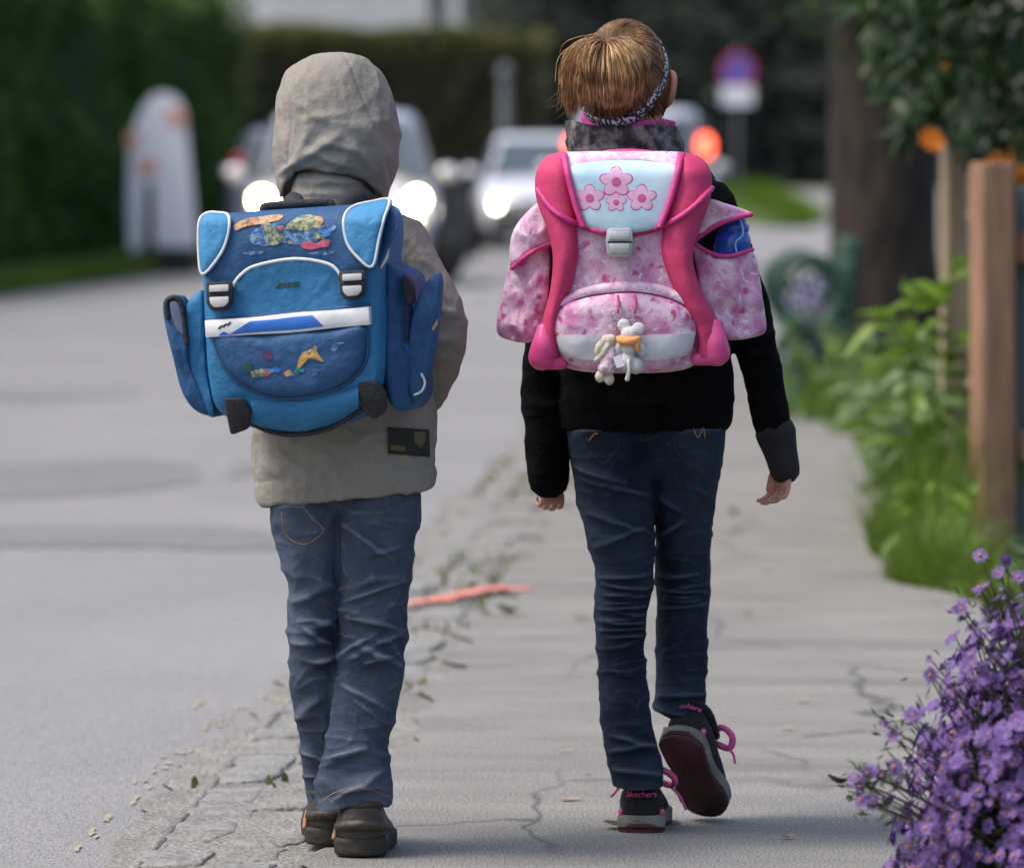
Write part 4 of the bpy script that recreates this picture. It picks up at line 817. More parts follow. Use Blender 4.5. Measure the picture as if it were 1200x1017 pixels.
def shoe_parts(L, w, hh, heel_h, M4, collar=True, chunky=1.0):
    """local: heel back at the origin, toe along +Y, sole bottom at z=0"""
    up = []
    S = [(0.0, .30, .10, heel_h * .55), (.012, .72, .0, heel_h * .98), (.045, .90, .0, heel_h * 1.0), (.30 * L, .92, 0, heel_h * .98), (.45 * L, .90, 0, hh * .95), (.62 * L, 1.0, 0, hh * .72), (.80 * L, .98, 0, hh * .55), (.93 * L, .75, 0, hh * .44), (.985 * L, .35, .05, hh * .3)]
    rings = []
    for y, ww, zb, zt in cr(S, 3):
        a = np.linspace(0, 2 * np.pi, 24, endpoint=False); ca, sa = np.cos(a), np.sin(a); e = 2 / 2.8; z0 = .012 + zb * .2; taper = 1 - .28 * np.clip(sa, 0, 1) * (1 if zt > hh * .8 else .6)
        rings.append(np.stack([w / 2 * ww * np.sign(ca) * abs(ca) ** e * taper, np.full(24, y), z0 + (zt - z0) * (.5 + .5 * np.sign(sa) * abs(sa) ** e)], 1))
    upper = xform(loft(rings), M4)
    O = [(0, .0, .12), (.012, .0, .42), (.04, .0, .68), (.09, 0, .88), (.15, 0, .94), (.30, 0, .9), (.48, .02, .84), (.68, .03, 1.06), (.84, .02, 1.0), (.94, .0, .74), (.985, 0, .42), (1.0, 0, .15)]
    R_ = []
    for zz, g in ((0.0, .93), (.004, .99), (.018, 1.0), (.028 * chunky, 1.0), (.030 * chunky, .9)):
        left = []; right = []
        for t, sh, ww in cr(O, 4): left.append((-w / 2 * ww * g * 1.04 + sh * w, (t - .5) * L * (.99 + .03 * g) + .5 * L, zz + .012 * max(0, t - .8) * 2)); right.append((w / 2 * ww * g * 1.04 + sh * w, (t - .5) * L * (.99 + .03 * g) + .5 * L, zz + .012 * max(0, t - .8) * 2))
        R_.append(np.array(left + right[::-1]))
    sole = xform(loft(R_), M4); return upper, sole
def place(p, yaw=0, pitch=0, roll=0): return Matrix.Translation(Vector(p)) @ Matrix.Rotation(yaw, 4, 'Z') @ Matrix.Rotation(pitch, 4, 'X') @ Matrix.Rotation(roll, 4, 'Y')

# ---------------------------------------------------------------- hooded child
D0 = 9.95
B = lambda px, py, dy: W(px, py, D0 + dy)
boy = thing('person', (float(B(408, 0, 0)[0]), D0, 0), 'child in grey beige hooded jacket and blue jeans carrying a blue satchel', 'person')
torso = [(581, 303, 509, 0, .108, -.10), (572, 300, 510, 0, .112, -.09), (545, 297, 511, 0, .115, -.07), (505, 294, 512, 0, .118, -.03), (450, 298, 508, 0, .116), (400, 305, 503, 0, .112), (350, 311, 497, 0, .108), (310, 318, 491, .0, .100), (283, 330, 482, .01, .09), (262, 345, 464, .015, .078), (246, 338, 436, .015, .088, .0), (226, 338, 436, .018, .088), (206, 342, 434, .02, .086), (192, 350, 426, .028, .075)]
armR = [(468, 287, 0), (490, 335, -.01), (511, 382, -.015), (503, 430, .05), (484, 466, .14), (458, 482, .20)]; rR = [.055, .056, .053, .05, .044, .04]
armL = [(338, 290, 0), (316, 340, -.01), (298, 390, -.015), (305, 435, .05), (326, 470, .14), (352, 484, .20)]
jacket = fuse([rows(torso, D0), tube([B(*p) for p in armR], rR, 18, sub=5), tube([B(*p) for p in armL], rR, 18, sub=5)], .0036, 4)
V, Fc, Nn = jacket; px, py = topx(V); r = np.random.default_rng(3)
fd_ = folds(V, Nn, [(478, 275, 505, 320, 6, .006), (500, 330, 520, 350, 5, .006), (510, 360, 540, 372, 5, .006), (500, 400, 540, 395, 6, .007), (495, 420, 535, 418, 5, .005), (490, 445, 520, 440, 5, .005), (300, 540, 345, 560, 6, .005), (310, 520, 360, 555, 5, .004), (330, 575, 420, 545, 8, .005), (420, 540, 500, 560, 7, .003), (345, 212, 430, 214, 4, .004), (345, 226, 428, 228, 4, .004), (345, 238, 432, 240, 4, .003)])
fd_ += .0045 * crumple(np.stack([px * .022, py * .016, V[:, 1] * 6], 1), 1.0, 61) + .003 * fbm(np.stack([px * .022, py * .016, V[:, 1] * 6], 1), 3, 4) + .0015 * fbm(np.stack([px * .06, py * .05, V[:, 1] * 20], 1), 2, 7)
hemy = 581 - .10 * (px - 406); fd_ -= .0016 * np.exp(-((py - (hemy - 27)) / 1.8) ** 2) * (py > 500)
V = V + Nn * fd_[:, None]; jk = obj('jacket', V, Fc, m_jack, boy)
# black badge on the hem pocket
m_badge = M('black badge', (.010, .010, .010), (.018, .017, .015), 60, rough=.8); m_olive = M('olive thread', (.10, .10, .035), (.07, .075, .03), 90, rough=.85)
def decal(poly_, d, off, mat, name, parent, T=.003):
    P = np.array([W(x, y, d - off) for x, y in poly_]); Q = P + np.array([0, T, 0]); k = len(P)
    return obj(name, np.concatenate([P, Q]), [tuple(range(k)), tuple(range(2 * k - 1, k - 1, -1))] + [(i, (i + 1) % k, k + (i + 1) % k, k + i) for i in range(k)], mat, parent, smooth=False, fixn=True)
def surf_dec(poly_, tri, off, mat, name, parent, T=.003, step=3.0):
    """patch of cloth lying on the surface (V,F) already built: sampled depth of the nearest front vertex"""
    poly_ = np.array(poly_, float); c = poly_.mean(0); rings = [c + (poly_ - c) * s for s in (1, .8, .6, .4, .2)]; pts = np.concatenate(rings + [c[None]]); look = skin_of(tri); dep = [look(x, y) for x, y in pts]; dd = [q for q in dep if q]; dep = [q if q else sum(dd) / len(dd) for q in dep]
    top = np.array([W(x, y, d - off) for (x, y), d in zip(pts, dep)]); n = len(poly_); Fq = []
    for k in range(4):
        for i in range(n): j = (i + 1) % n; Fq.append((k * n + i, k * n + j, (k + 1) * n + j, (k + 1) * n + i))
    for i in range(n): Fq.append((4 * n + i, 4 * n + (i + 1) % n, 5 * n))
    rim = top[:n] + np.array([0, T + off, 0]); Vt = np.concatenate([top, rim]); b = 5 * n + 1
    for i in range(n): j = (i + 1) % n; Fq.append((i, b + i, b + j, j))
    return obj(name, Vt, Fq, mat, parent, smooth=False, fixn=True)
jt = jk
dens = lambda P, n: [tuple(np.array(P[i]) + (np.array(P[(i + 1) % len(P)]) - np.array(P[i])) * k / n) for i in range(len(P)) for k in range(n)]
bd_ = surf_dec(dens([(454, 500), (503, 503), (504, 535), (455, 531)], 4), jt, .0045, m_badge, 'badge', jk)
surf_dec(dens([(485, 505), (499, 506), (499, 517), (493, 525), (486, 518)], 2), jt, .006, m_olive, 'shield_mark', bd_); surf_dec(dens([(458, 521), (475, 522), (475, 528), (458, 527)], 2), jt, .006, m_olive, 'stripe_mark', bd_)
# hood
hoodrows = [(64, 388, 402, .03, .012), (68, 362, 424, .03, .05), (78, 344, 437, .03, .082), (98, 331, 453, .03, .106), (125, 325, 465, .03, .116), (150, 322, 470, .03, .118), (178, 320, 469, .03, .114), (200, 321, 465, .03, .104), (220, 324, 459, .03, .095), (240, 330, 452, .03, .085)]
V, Fc, Nn = fuse([rows(hoodrows, D0, 5, 44, 2.25)], .0034, 4); px, py = topx(V)
fd_ = folds(V, Nn, [(340, 195, 395, 160, 6, .008), (345, 190, 365, 150, 5, .005), (395, 150, 450, 215, 7, .006), (420, 140, 462, 190, 7, .005), (360, 178, 420, 198, 6, .007), (330, 150, 345, 190, 6, .006), (440, 110, 452, 225, 5, .004), (352, 140, 410, 132, 5, .003), (380, 85, 400, 130, 8, .004), (325, 205, 350, 190, 4, .006), (370, 165, 430, 180, 5, .005)])
fd_ += .0042 * crumple(np.stack([px * .021, py * .018, V[:, 1] * 5], 1), 1.0, 71) + .003 * fbm(np.stack([px * .02, py * .02, V[:, 1] * 5], 1), 3, 14) + .0012 * fbm(np.stack([px * .07, py * .06, V[:, 1] * 20], 1), 2, 17)
seam1 = 346 + .0 * py - 8 * np.sin((py - 70) / 130.); seam2 = 402 + 46 * np.clip((py - 66) / 110, 0, 1.4) ** .8
for sm in (seam1, seam2): fd_ -= .0022 * np.exp(-((px - sm) / 1.6) ** 2) * (Nn[:, 1] < 0)
V = V + Nn * fd_[:, None]
arch = np.interp(px, [318, 324, 334, 346, 362, 385, 410, 430, 444, 452, 460], [246, 236, 214, 201, 198, 203, 206, 213, 226, 240, 252])
cut = ((Nn[:, 1] < .2) & (py > arch) & (V[:, 1] < D0 + .06)) | ((V[:, 1] > D0 + .09) & (((px - 395) / 58) ** 2 + ((py - 165) / 62) ** 2 < 1)) | (py > 238)
Fk = [f for f in Fc if not cut[list(f)].any()]
from collections import Counter
ec = Counter(tuple(sorted((f[i], f[(i + 1) % len(f)]))) for f in Fk for i in range(len(f))); bv = sorted({v for e_, c_ in ec.items() if c_ == 1 for v in e_})
for v in bv:
    if V[v, 1] < D0 + .06 and abs(py[v] - arch[v]) < 9: V[v, 2] = CH - (min(arch[v], 239) - HY) * V[v, 1] / F; V[v, 1] += .004
hood = obj('hood', V, Fk, m_jack, boy); sm = hood.modifiers.new('thickness', 'SOLIDIFY'); sm.thickness = .006; sm.offset = -1
# jeans
legL = [(555, 318, 404, 0, .088), (590, 316, 402, 0, .092), (640, 325, 402, .0, .082), (690, 337, 402, .015, .072), (738, 336, 400, .02, .068), (800, 341, 404, .045, .064), (870, 350, 412, .085, .062), (930, 357, 418, .115, .064), (950, 361, 418, .12, .062)]
legR = [(555, 392, 488, 0, .088), (590, 392, 494, 0, .095), (640, 393, 487, -.005, .085), (690, 395, 481, -.005, .076), (740, 396, 477, -.01, .070), (790, 391, 473, -.02, .066), (840, 386, 464, -.03, .062), (872, 380, 457, -.035, .064), (910, 371, 461, -.035, .072), (932, 369, 461, -.03, .075), (946, 370, 459, -.03, .075, -.05)]
pel = [(530, 330, 486, 0, .08), (560, 322, 488, 0, .088), (590, 330, 480, 0, .08), (610, 360, 440, 0, .03)]
V, Fc, Nn = fuse([rows(legL, D0), rows(legR, D0), rows(pel, D0)], .0034, 3); px, py = topx(V)
L_ = []
for cx0, cy0, w0, n0, sy in ((435, 725, 40, 9, 55), (432, 800, 36, 5, 40), (412, 905, 40, 6, 22), (370, 745, 28, 9, 55), (440, 660, 40, 4, 30), (360, 830, 24, 4, 60)):
    for k in range(n0):
        x = cx0 + random.uniform(-1, 1) * w0 * .4; y = cy0 + random.uniform(-1, 1) * sy; l = w0 * random.uniform(.5, 1.0); s = random.uniform(-.8, .8); l *= .85; L_.append((x - l, y - s * l, x + l, y + s * l, random.uniform(3, 7), random.uniform(.005, .011)))
fd_ = folds(V, Nn, L_) + .0045 * crumple(np.stack([px * .016, py * .03, V[:, 1] * 6], 1), 1.0, 81) + .003 * fbm(np.stack([px * .02, py * .022, V[:, 1] * 8], 1), 3, 24) + .0012 * fbm(np.stack([px * .05, py * .09, V[:, 1] * 16], 1), 2, 27)
fd_ -= .0016 * np.exp(-((py - 932 + .05 * (px - 412)) / 1.6) ** 2) * (px > 370)
V[:, 2] += .014 * np.exp(-((px - 420) / 26) ** 2) * np.clip((py - 915) / 30, 0, 1) * (V[:, 1] < D0)
V = V + Nn * fd_[:, None]; jb = obj('jeans', V, Fc, m_jeanB, boy); bt = jb
def stitch(P, tri, mat, parent, r_=.0009, off=.0003, name='seam_stitching'):
    look = skin_of(tri); out = [(x, y, look(x, y)) for x, y in cr(P, 8)]; out = [W(x, y, d - off) for x, y, d in out if d]
    return obj(name, *tube(out, r_, 6), mat, parent)
stitch([(352, 588), (362, 602), (378, 618), (376, 626), (356, 637), (335, 626), (330, 600)], bt, m_thread, jb); stitch([(374, 940), (395, 927), (420, 922), (445, 928), (459, 936)], bt, m_thread, jb, .0008)
# shoes
m_brown = M('dark brown leather', (.020, .014, .009), (.042, .031, .02), 14, rough=.55, bump=.3, bscale=90); m_bsole = M('brown rubber sole', (.011, .0095, .007), (.022, .019, .013), 20, rough=.7, bump=.4, bscale=60); m_accent = M('tan and orange trim', (.24, .17, .08), (.3, .08, .03), 18, rough=.6)
for (px0, py0, yaw, dd) in ((422, 1003, -.03, 0), (389, 990, .06, 0)):
    p = at(px0, py0, 0.003); M4 = place(p, yaw); up, so = shoe_parts(.215, .094, .088, .098, M4, chunky=1.0); so = fuse([so], .003, 3)[:2]
    V, Fc, Nn = fuse([up], .004, 3); V = V + Nn * (.0015 * fbm(V * 30, 2, 3))[:, None]; s = obj('shoe', V, Fc, m_brown, boy); obj('sole', *so, m_bsole, s)
    obj('heel_counter', *xform(tube([(-.036, .045, .045), (-.034, .012, .050), (0, -.006, .054), (.034, .012, .050), (.036, .045, .045)], [.008, .009, .010, .009, .008], 10, sub=4), M4), m_brown, s)
    obj('collar', *xform(tube([(-.030, .075, .090), (-.029, .024, .088), (0, .011, .086), (.029, .024, .088), (.030, .075, .090)], .0085, 10, sub=4), M4), m_brown, s)
    obj('side_trim', *xform(tube([(-.046, .03, .028), (-.044, .05, .040), (-.041, .07, .052)], [.004, .004, .003], 8, sub=3), M4), m_accent, s)
# body under the clothes
hc = B(396, 140, .025)
bparts = [rows(offs([q[:5] for q in torso[3:10]], D0, .86), D0), tube([B(388, 270, .01), B(388, 225, .02), B(394, 180, .025)], [.05, .045, .045], 16), rows(offs(legL, D0, .72), D0), rows(offs(legR, D0, .72), D0), rows(offs(pel + [(500, 318, 490, 0, .1)][::1] if False else [(470, 310, 495, 0, .1)] + pel[:2], D0, .78), D0)]
for A_, sgn in ((armR, 1), (armL, -1)):
    bparts.append(tube([B(*p) for p in A_], [q * .68 for q in rR], 14, sub=4)); bparts += hand(B(*A_[-1]), B(*A_[-1]) - B(*A_[-2]), (0, .2, 1), (sgn, 0, 0), .125)
for px0, py0 in ((422, 1003), (389, 990)):
    p = at(px0, py0, 0.003); bparts.append(tube([p + (0, .045, .16), p + (0, .05, .07), p + (0, .10, .042), p + (0, .17, .032)], [.03, .032, .028, .022], 12, sub=3))
bparts += head(hc, (.068, .082, .098), True)
V, Fc, Nn = fuse(bparts, .004, 3); bb = obj('body', V, Fc, m_skin, boy); eyes(hc, (.068, .082, .098), bb)
cap = ell((hc[0], hc[1] - .008, hc[2] + .016), (.072, .086, .092), 28, 18); Vc = cap[0]; Fk = [f for f in cap[1] if not (Vc[list(f), 1].mean() > hc[1] + .03 and Vc[list(f), 2].mean() < hc[2] + .045)]
obj('hair', Vc, Fk, M('brown hair', (.06, .035, .02), (.10, .06, .03), 60, rough=.5, stretch=(1, 1, .1)), boy)

# ---------------------------------------------------------------- girl in the black jacket
D1 = 10.25
Gp = lambda px, py, dy: W(px, py, D1 + dy)
girl = thing('person', (float(Gp(755, 0, 0)[0]), D1, 0), 'child in black jacket and dark jeans with tied-up blond hair carrying a pink satchel', 'person')
torso = [(503, 655, 848, 0, .108, .0), (492, 654, 857, 0, .112), (470, 654, 860, 0, .112), (430, 652, 857, 0, .110), (380, 648, 852, 0, .108), (320, 648, 850, 0, .106), (270, 652, 846, 0, .102), (238, 662, 838, 0, .094), (215, 680, 822, .0, .082), (200, 698, 796, .0, .068), (188, 700, 786, .005, .06)]
gaR = [(826, 243, 0), (858, 320, .0), (879, 385, .0), (892, 430, -.0), (901, 475, -.005), (910, 512, -.005)]; rgR = [.055, .05, .042, .035, .033, .031]
gaL = [(676, 243, 0), (654, 320, 0), (643, 400, .0), (640, 470, .01), (642, 530, .02), (643, 553, .025)]; rgL = [.055, .05, .044, .042, .040, .037]
V, Fc, Nn = fuse([rows(torso, D1), tube([Gp(*p) for p in gaR], rgR, 18, sub=5), tube([Gp(*p) for p in gaL], rgL, 18, sub=5)], .0045, 4); px, py = topx(V)
fd_ = .004 * crumple(np.stack([px * .018, py * .02, V[:, 1] * 5], 1), 1.0, 51) + .003 * fbm(np.stack([px * .02, py * .02, V[:, 1] * 5], 1), 3, 34) + folds(V, Nn, [(870, 395, 915, 388, 6, .007), (866, 415, 915, 420, 6, .005), (612, 420, 665, 440, 6, .005), (615, 470, 665, 480, 6, .004), (670, 470, 840, 478, 9, .003), (700, 490, 860, 486, 6, .003)])
V = V + Nn * fd_[:, None]; obj('jacket', V, Fc, m_fleece, girl)
cuffR = tube([Gp(909, 506, -.005), Gp(910, 511, -.005), Gp(915, 530, -.006), Gp(920, 551, -.006)], [.036, .035, .0295, .0265], 18, sub=4); obj('cuff', *cuffR, m_cuff, girl)
obj('cuff', *tube([Gp(643, 548, .025), Gp(643, 562, .026)], [.0375, .0365], 18, sub=3), m_fleece, girl)
# high patterned collar with a magenta lining
m_camo = M('camouflage collar', (.010, .009, .013), (.17, .15, .145), 46, rough=.7, bump=.5, bscale=60, lo=.42, hi=.6, c3=(.05, .015, .04), s3=50, f3=.7); m_mag = M('magenta lining', (.42, .03, .20), (.5, .05, .26), 30, rough=.8)
a = np.linspace(0, 2 * np.pi, 48, endpoint=False)
def collar(x0, x1, ytop, ybot, ry, dy, flare, notch=0):
    R_ = []
    for t in np.linspace(0, 1, 9):
        xc, rx = (x0 + x1) / 2, (x1 - x0) / 2 * (1 + flare * t); py_ = ybot + (ytop - ybot) * t; x = xc + rx * np.cos(a); w = .006 * fbm(np.stack([np.cos(a) * 4, np.sin(a) * 4, np.full(48, t * 3)], 1), 2, 5); p = py_ + notch * t * (np.sin(a * 3 + 1) * 3 + (x - xc) * .05); d = D1 + dy
        R_.append(np.stack([(x - CX) * d / F + w * np.cos(a), d + (ry * (1 + flare * t) + w) * np.sin(a), CH - (p - HY) * d / F], 1))
    return loft(R_, caps=False)
o = obj('collar', *collar(668, 797, 147, 192, .085, .0, .03, 1), m_camo, girl, fixn=True); q = o.modifiers.new('thickness', 'SOLIDIFY'); q.thickness = .012
o = obj('collar_lining', *collar(690, 790, 141, 190, .074, .010, .10, 1.6), m_mag, girl, fixn=True); q = o.modifiers.new('thickness', 'SOLIDIFY'); q.thickness = .008
# jeans
legL = [(500, 662, 764, 0, .10), (540, 669, 766, 0, .095), (580, 675, 767, 0, .09), (620, 685, 767, 0, .084), (662, 696, 767, .0, .075), (690, 697, 765, .0, .070), (730, 698, 757, .0, .064), (780, 700, 757, .0, .062), (830, 703, 762, -.005, .058), (866, 707, 769, -.01, .055), (895, 712, 776, -.015, .056), (922, 717, 777, -.018, .055)]
legR = [(500, 755, 849, 0, .10), (540, 764, 846, .015, .095), (580, 766, 841, .04, .088), (620, 767, 836, .07, .082), (662, 768, 832, .10, .074), (692, 768, 833, .115, .07), (730, 770, 829, .125, .064), (780, 769, 829, .125, .06), (820, 766, 826, .12, .054), (833, 764, 823, .12, .05, .3), (843, 766, 820, .12, .048, .5)]
pel = [(470, 668, 848, 0, .09), (500, 664, 848, 0, .098), (535, 690, 825, 0, .08), (562, 735, 795, 0, .03)]
V, Fc, Nn = fuse([rows(legL, D1), rows(legR, D1), rows(pel, D1)], .0034, 3); px, py = topx(V); L_ = []
for k in range(14): y = 672 + k * 5.5 + random.uniform(-3, 3); s = random.uniform(-.12, .12); x = 730 + random.uniform(-10, 10); l = random.uniform(18, 34); L_.append((x - l, y - s * l, x + l, y + s * l, random.uniform(2.2, 3.2), random.uniform(.007, .012)))
for k in range(9): y = 668 + k * 5 + random.uniform(-3, 3); s = random.uniform(-.15, .15); x = 800 + random.uniform(-8, 8); l = random.uniform(14, 30); L_.append((x - l, y - s * l, x + l, y + s * l, 2.6, random.uniform(.006, .011)))
for x1, y1, x2, y2 in ((675, 548, 735, 566), (680, 560, 760, 580), (690, 600, 765, 625), (700, 640, 760, 612), (768, 575, 800, 600), (768, 630, 800, 610), (720, 860, 775, 880), (712, 880, 770, 872), (716, 900, 776, 908), (770, 830, 815, 838), (768, 815, 822, 812)): L_.append((x1, y1, x2, y2, 4.5, .012))
fd_ = folds(V, Nn, L_) + .0035 * crumple(np.stack([px * .016, py * .03, V[:, 1] * 6], 1), 1.0, 91) + .002 * fbm(np.stack([px * .02, py * .02, V[:, 1] * 8], 1), 3, 44) + .001 * fbm(np.stack([px * .05, py * .08, V[:, 1] * 16], 1), 2, 47)
V = V + Nn * fd_[:, None]; jg = obj('jeans', V, Fc, m_jeanG, girl); gt = jg
m_dth = M('dark blue thread', (.02, .025, .04), (.03, .035, .05), 200, rough=.8)
for x0, s in ((688, 1), (790, 1)): stitch([(x0, 512), (x0 + 2, 528), (x0 + 16, 541), (x0 + 24, 540), (x0 + 36, 522), (x0 + 36, 512)], gt, m_dth, jg, .0009)
stitch([(812, 500), (818, 512), (824, 501), (826, 512)], gt, m_thread, jg, .0012); stitch([(690, 516), (697, 508), (700, 508)], gt, m_thread, jg, .0013)
# sneakers
m_suede = M('black suede', (.006, .006, .007), (.012, .011, .013), 40, rough=.95, bump=.4, bscale=200); m_gsole = M('worn grey rubber', (.12, .115, .10), (.22, .21, .18), 18, rough=.8, bump=.5, bscale=80); m_rsole = M('dark red rubber outsole', (.045, .012, .013), (.075, .020, .020), 10, rough=.75, bump=.5, bscale=120); m_pink = M('pink laces', (.72, .12, .32), (.62, .08, .26), 60, rough=.7, bump=.5, bscale=200)
def lettering(txt, size, M4, mat, name, parent, ext=.0008, shear=.25):
    cu = bpy.data.curves.new('t', 'FONT'); cu.body = txt; cu.size = size; cu.extrude = ext; cu.shear = shear; cu.align_x = 'CENTER'; cu.align_y = 'CENTER'; ob = bpy.data.objects.new('t', cu); COL.objects.link(ob)
    dg = bpy.context.evaluated_depsgraph_get(); me = bpy.data.meshes.new_from_object(ob.evaluated_get(dg)); bpy.data.objects.remove(ob); V = np.array([v.co for v in me.vertices]); Fc = [tuple(p.vertices) for p in me.polygons]; bpy.data.meshes.remove(me)
    return (xform((V, Fc), M4))
for k, (p, yaw, pitch, roll) in enumerate(((at(751, 974, .002), -.06, 0, 0), (None, -.42, -.80, .0))):
    Ls = .215
    if k == 1:
        toe = at(828, 958, .004); base = place((0, 0, 0), yaw, pitch, roll); off = base @ Vector((0, Ls * .93, .002)); p = np.array(toe) - np.array(off)
        low = min((base @ Vector((x, y, 0)))[2] for x in (-.04, .04) for y in (0, Ls)); p[2] = .006 - low
    M4 = place(p, yaw, pitch, roll); up, so = shoe_parts(Ls, .086, .082, .086, M4, chunky=.95); so = fuse([so], .003, 3)[:2]
    V, Fc, Nn = fuse([up], .004, 3); s = obj('sneaker', V, Fc, m_suede, girl)
    ob = obj('midsole', *so, m_gsole, s); outs = shoe_parts(Ls, .085, .08, .08, M4 @ Matrix.Translation((0, 0, -.0035)), chunky=.3)[1]; obj('outsole', *outs, m_rsole, s)
    obj('collar', *xform(tube([(-.028, .085, .078), (-.028, .025, .082), (0, .006, .086), (.028, .025, .082), (.028, .085, .078)], .008, 10, sub=4), M4), m_suede, s)
    tx_ = lettering('Skechers', .015, M4 @ Matrix.Translation((0, .0, .066)) @ Matrix.Rotation(math.radians(86), 4, 'X'), None, 't', None)
    Vt = tx_[0]; inv = np.array(M4.inverted()); loc = Vt @ inv[:3, :3].T + inv[:3, 3]; loc[:, 1] += -.0075 + 14.0 * loc[:, 0] ** 2; M_ = np.array(M4); obj('heel_lettering', loc @ M_[:3, :3].T + M_[:3, 3], tx_[1], m_pink, s, smooth=False)
    for sd_ in (-1, 1): obj('heel_dot', *xform(ell((sd_ * .036, .020, .032), (.005, .006, .007), 10, 8), M4), m_pink, s)
    def lace(P, r_): return xform(tube(P, r_, 8, sub=4), M4)
    fr = .5 * Ls; lc = [lace([(-.026, fr + .014 * j, .072 - .008 * j), (0, fr + .004 + .014 * j, .080 - .008 * j), (.026, fr + .014 * j, .072 - .008 * j)], .0028) for j in range(4)]
    lc += [lace([(.0, fr - .005, .084), (.03, fr - .02, .10), (.055, fr - .015, .085), (.05, fr, .070), (.02, fr, .08)], .006), lace([(0, fr - .005, .084), (-.03, fr - .015, .098), (-.05, fr - .01, .08), (-.04, fr, .068), (-.01, fr, .08)], .004), lace([(.04, fr, .075), (.062, fr - .005, .055), (.075, fr - .01, .03)], .0025), lace([(-.035, fr, .075), (-.056, fr, .05)], .0025)]
    obj('laces', *join(*lc), m_pink, s)
# head, hands, body
gc = Gp(732, 96, .0); GR = (.073, .090, .100)
gb = head(gc, GR, True) + [tube([Gp(742, 205, .01), Gp(738, 165, .012), Gp(735, 135, .012)], [.052, .045, .045], 18), rows(offs(torso[2:9], D1, .86), D1), rows(offs(legL, D1, .72), D1), rows(offs(legR, D1, .72), D1), rows(offs([(450, 660, 850, 0, .1)] + pel[:2], D1, .78), D1)]
gb.append(tube([Gp(*p) for p in gaR] + [Gp(919, 545, -.006)], [q * .66 for q in rgR] + [.020], 14, sub=4)); gb.append(tube([Gp(*p) for p in gaL] + [Gp(645, 563, .028)], [q * .64 for q in rgL] + [.021], 14, sub=4))
gb += hand(Gp(920, 540, -.006), (-.14, 0, -1), (-.6, .8, 0), (.8, -.5, 0), .100, (.35, .5, .4), .34, .15)
gb += hand(Gp(645, 553, .028), (.08, .02, -1), (.85, .5, 0), (-.4, -.9, 0), .100, (.6, .8, .55), .26, .5)
p = at(751, 974, .002); gb.append(tube([p + (0, .045, .15), p + (0, .05, .06), p + (0, .10, .04), p + (0, .17, .03)], [.03, .03, .026, .02], 12, sub=3)); M4i = M4; gb.append(xform(tube([(0, .06, .075), (0, .06, .05), (0, .10, .038), (0, .17, .028)], [.022, .022, .02, .016], 12, sub=3), M4i))
V, Fc, Nn = fuse(gb, .0022, 1); bb = obj('body', V, Fc, m_skin, girl); eyes(gc, GR, bb)
# hair: strands over the scalp gathered into a loose ponytail
def hairmat(name, cc):
    m = bpy.data.materials.new(name); m.use_nodes = True; nt = m.node_tree; b = nt.nodes['Principled BSDF']; g = nt.nodes.new('ShaderNodeNewGeometry'); r_ = nt.nodes.new('ShaderNodeValToRGB'); e = r_.color_ramp.elements
    e[0].color = (*cc[0], 1); e[1].color = (*cc[2], 1); e.new(.5).color = (*cc[1], 1); tcn = nt.nodes.new('ShaderNodeTexCoord'); nz = nt.nodes.new('ShaderNodeTexNoise'); nz.inputs['Scale'].default_value = 38; nz.inputs['Detail'].default_value = 2; nt.links.new(tcn.outputs['Object'], nz.inputs['Vector']); m1 = nt.nodes.new('ShaderNodeMath'); m1.operation = 'MULTIPLY_ADD'; m1.inputs[1].default_value = .6; nt.links.new(g.outputs['Random Per Island'], m1.inputs[0]); m2 = nt.nodes.new('ShaderNodeMath'); m2.operation = 'MULTIPLY_ADD'; m2.inputs[1].default_value = 1.6; m2.inputs[2].default_value = -.62; nt.links.new(nz.outputs['Fac'], m2.inputs[0]); nt.links.new(m2.outputs[0], m1.inputs[2]); nt.links.new(m1.outputs[0], r_.inputs[0]); nt.links.new(r_.outputs[0], b.inputs['Base Color']); b.inputs['Roughness'].default_value = .42; b.inputs['Specular IOR Level'].default_value = .4; return m
m_hair = hairmat('light brown hair', ((.05, .024, .010), (.17, .085, .036), (.40, .22, .095))); m_gold = hairmat('golden hair', ((.10, .05, .021), (.38, .21, .09), (.72, .48, .25))); m_scalp = M('hair base', (.07, .034, .014), (.10, .05, .02), 60, rough=.7)
hr = np.random.default_rng(77); gcn = np.array(gc)
def onhead(u, k): u = u / np.linalg.norm(u); return gcn + u * np.array(GR) * k
root = np.array(Gp(711, 53, -.075)); ur = (root - gcn) / np.array(GR); ur /= np.linalg.norm(ur); st = []
for k in range(4200):
    while True:
        u = hr.normal(0, 1, 3); u /= np.linalg.norm(u)
        if u[1] < .55 + .35 * u[2] and u[2] > -.62 + .25 * max(0, u[1]): break
    P = []; kk = hr.uniform(1.03, 1.085); w = hr.normal(0, .05, 3)
    for t in np.linspace(0, 1, 8): q = u * (1 - t) + ur * t + w * math.sin(math.pi * t) * .6; P.append(onhead(q, kk + .03 * math.sin(math.pi * t)))
    st.append(tube(P, [.0006] + [.0009] * 6 + [.0007], 3, caps=False))
scalp = st; st = []
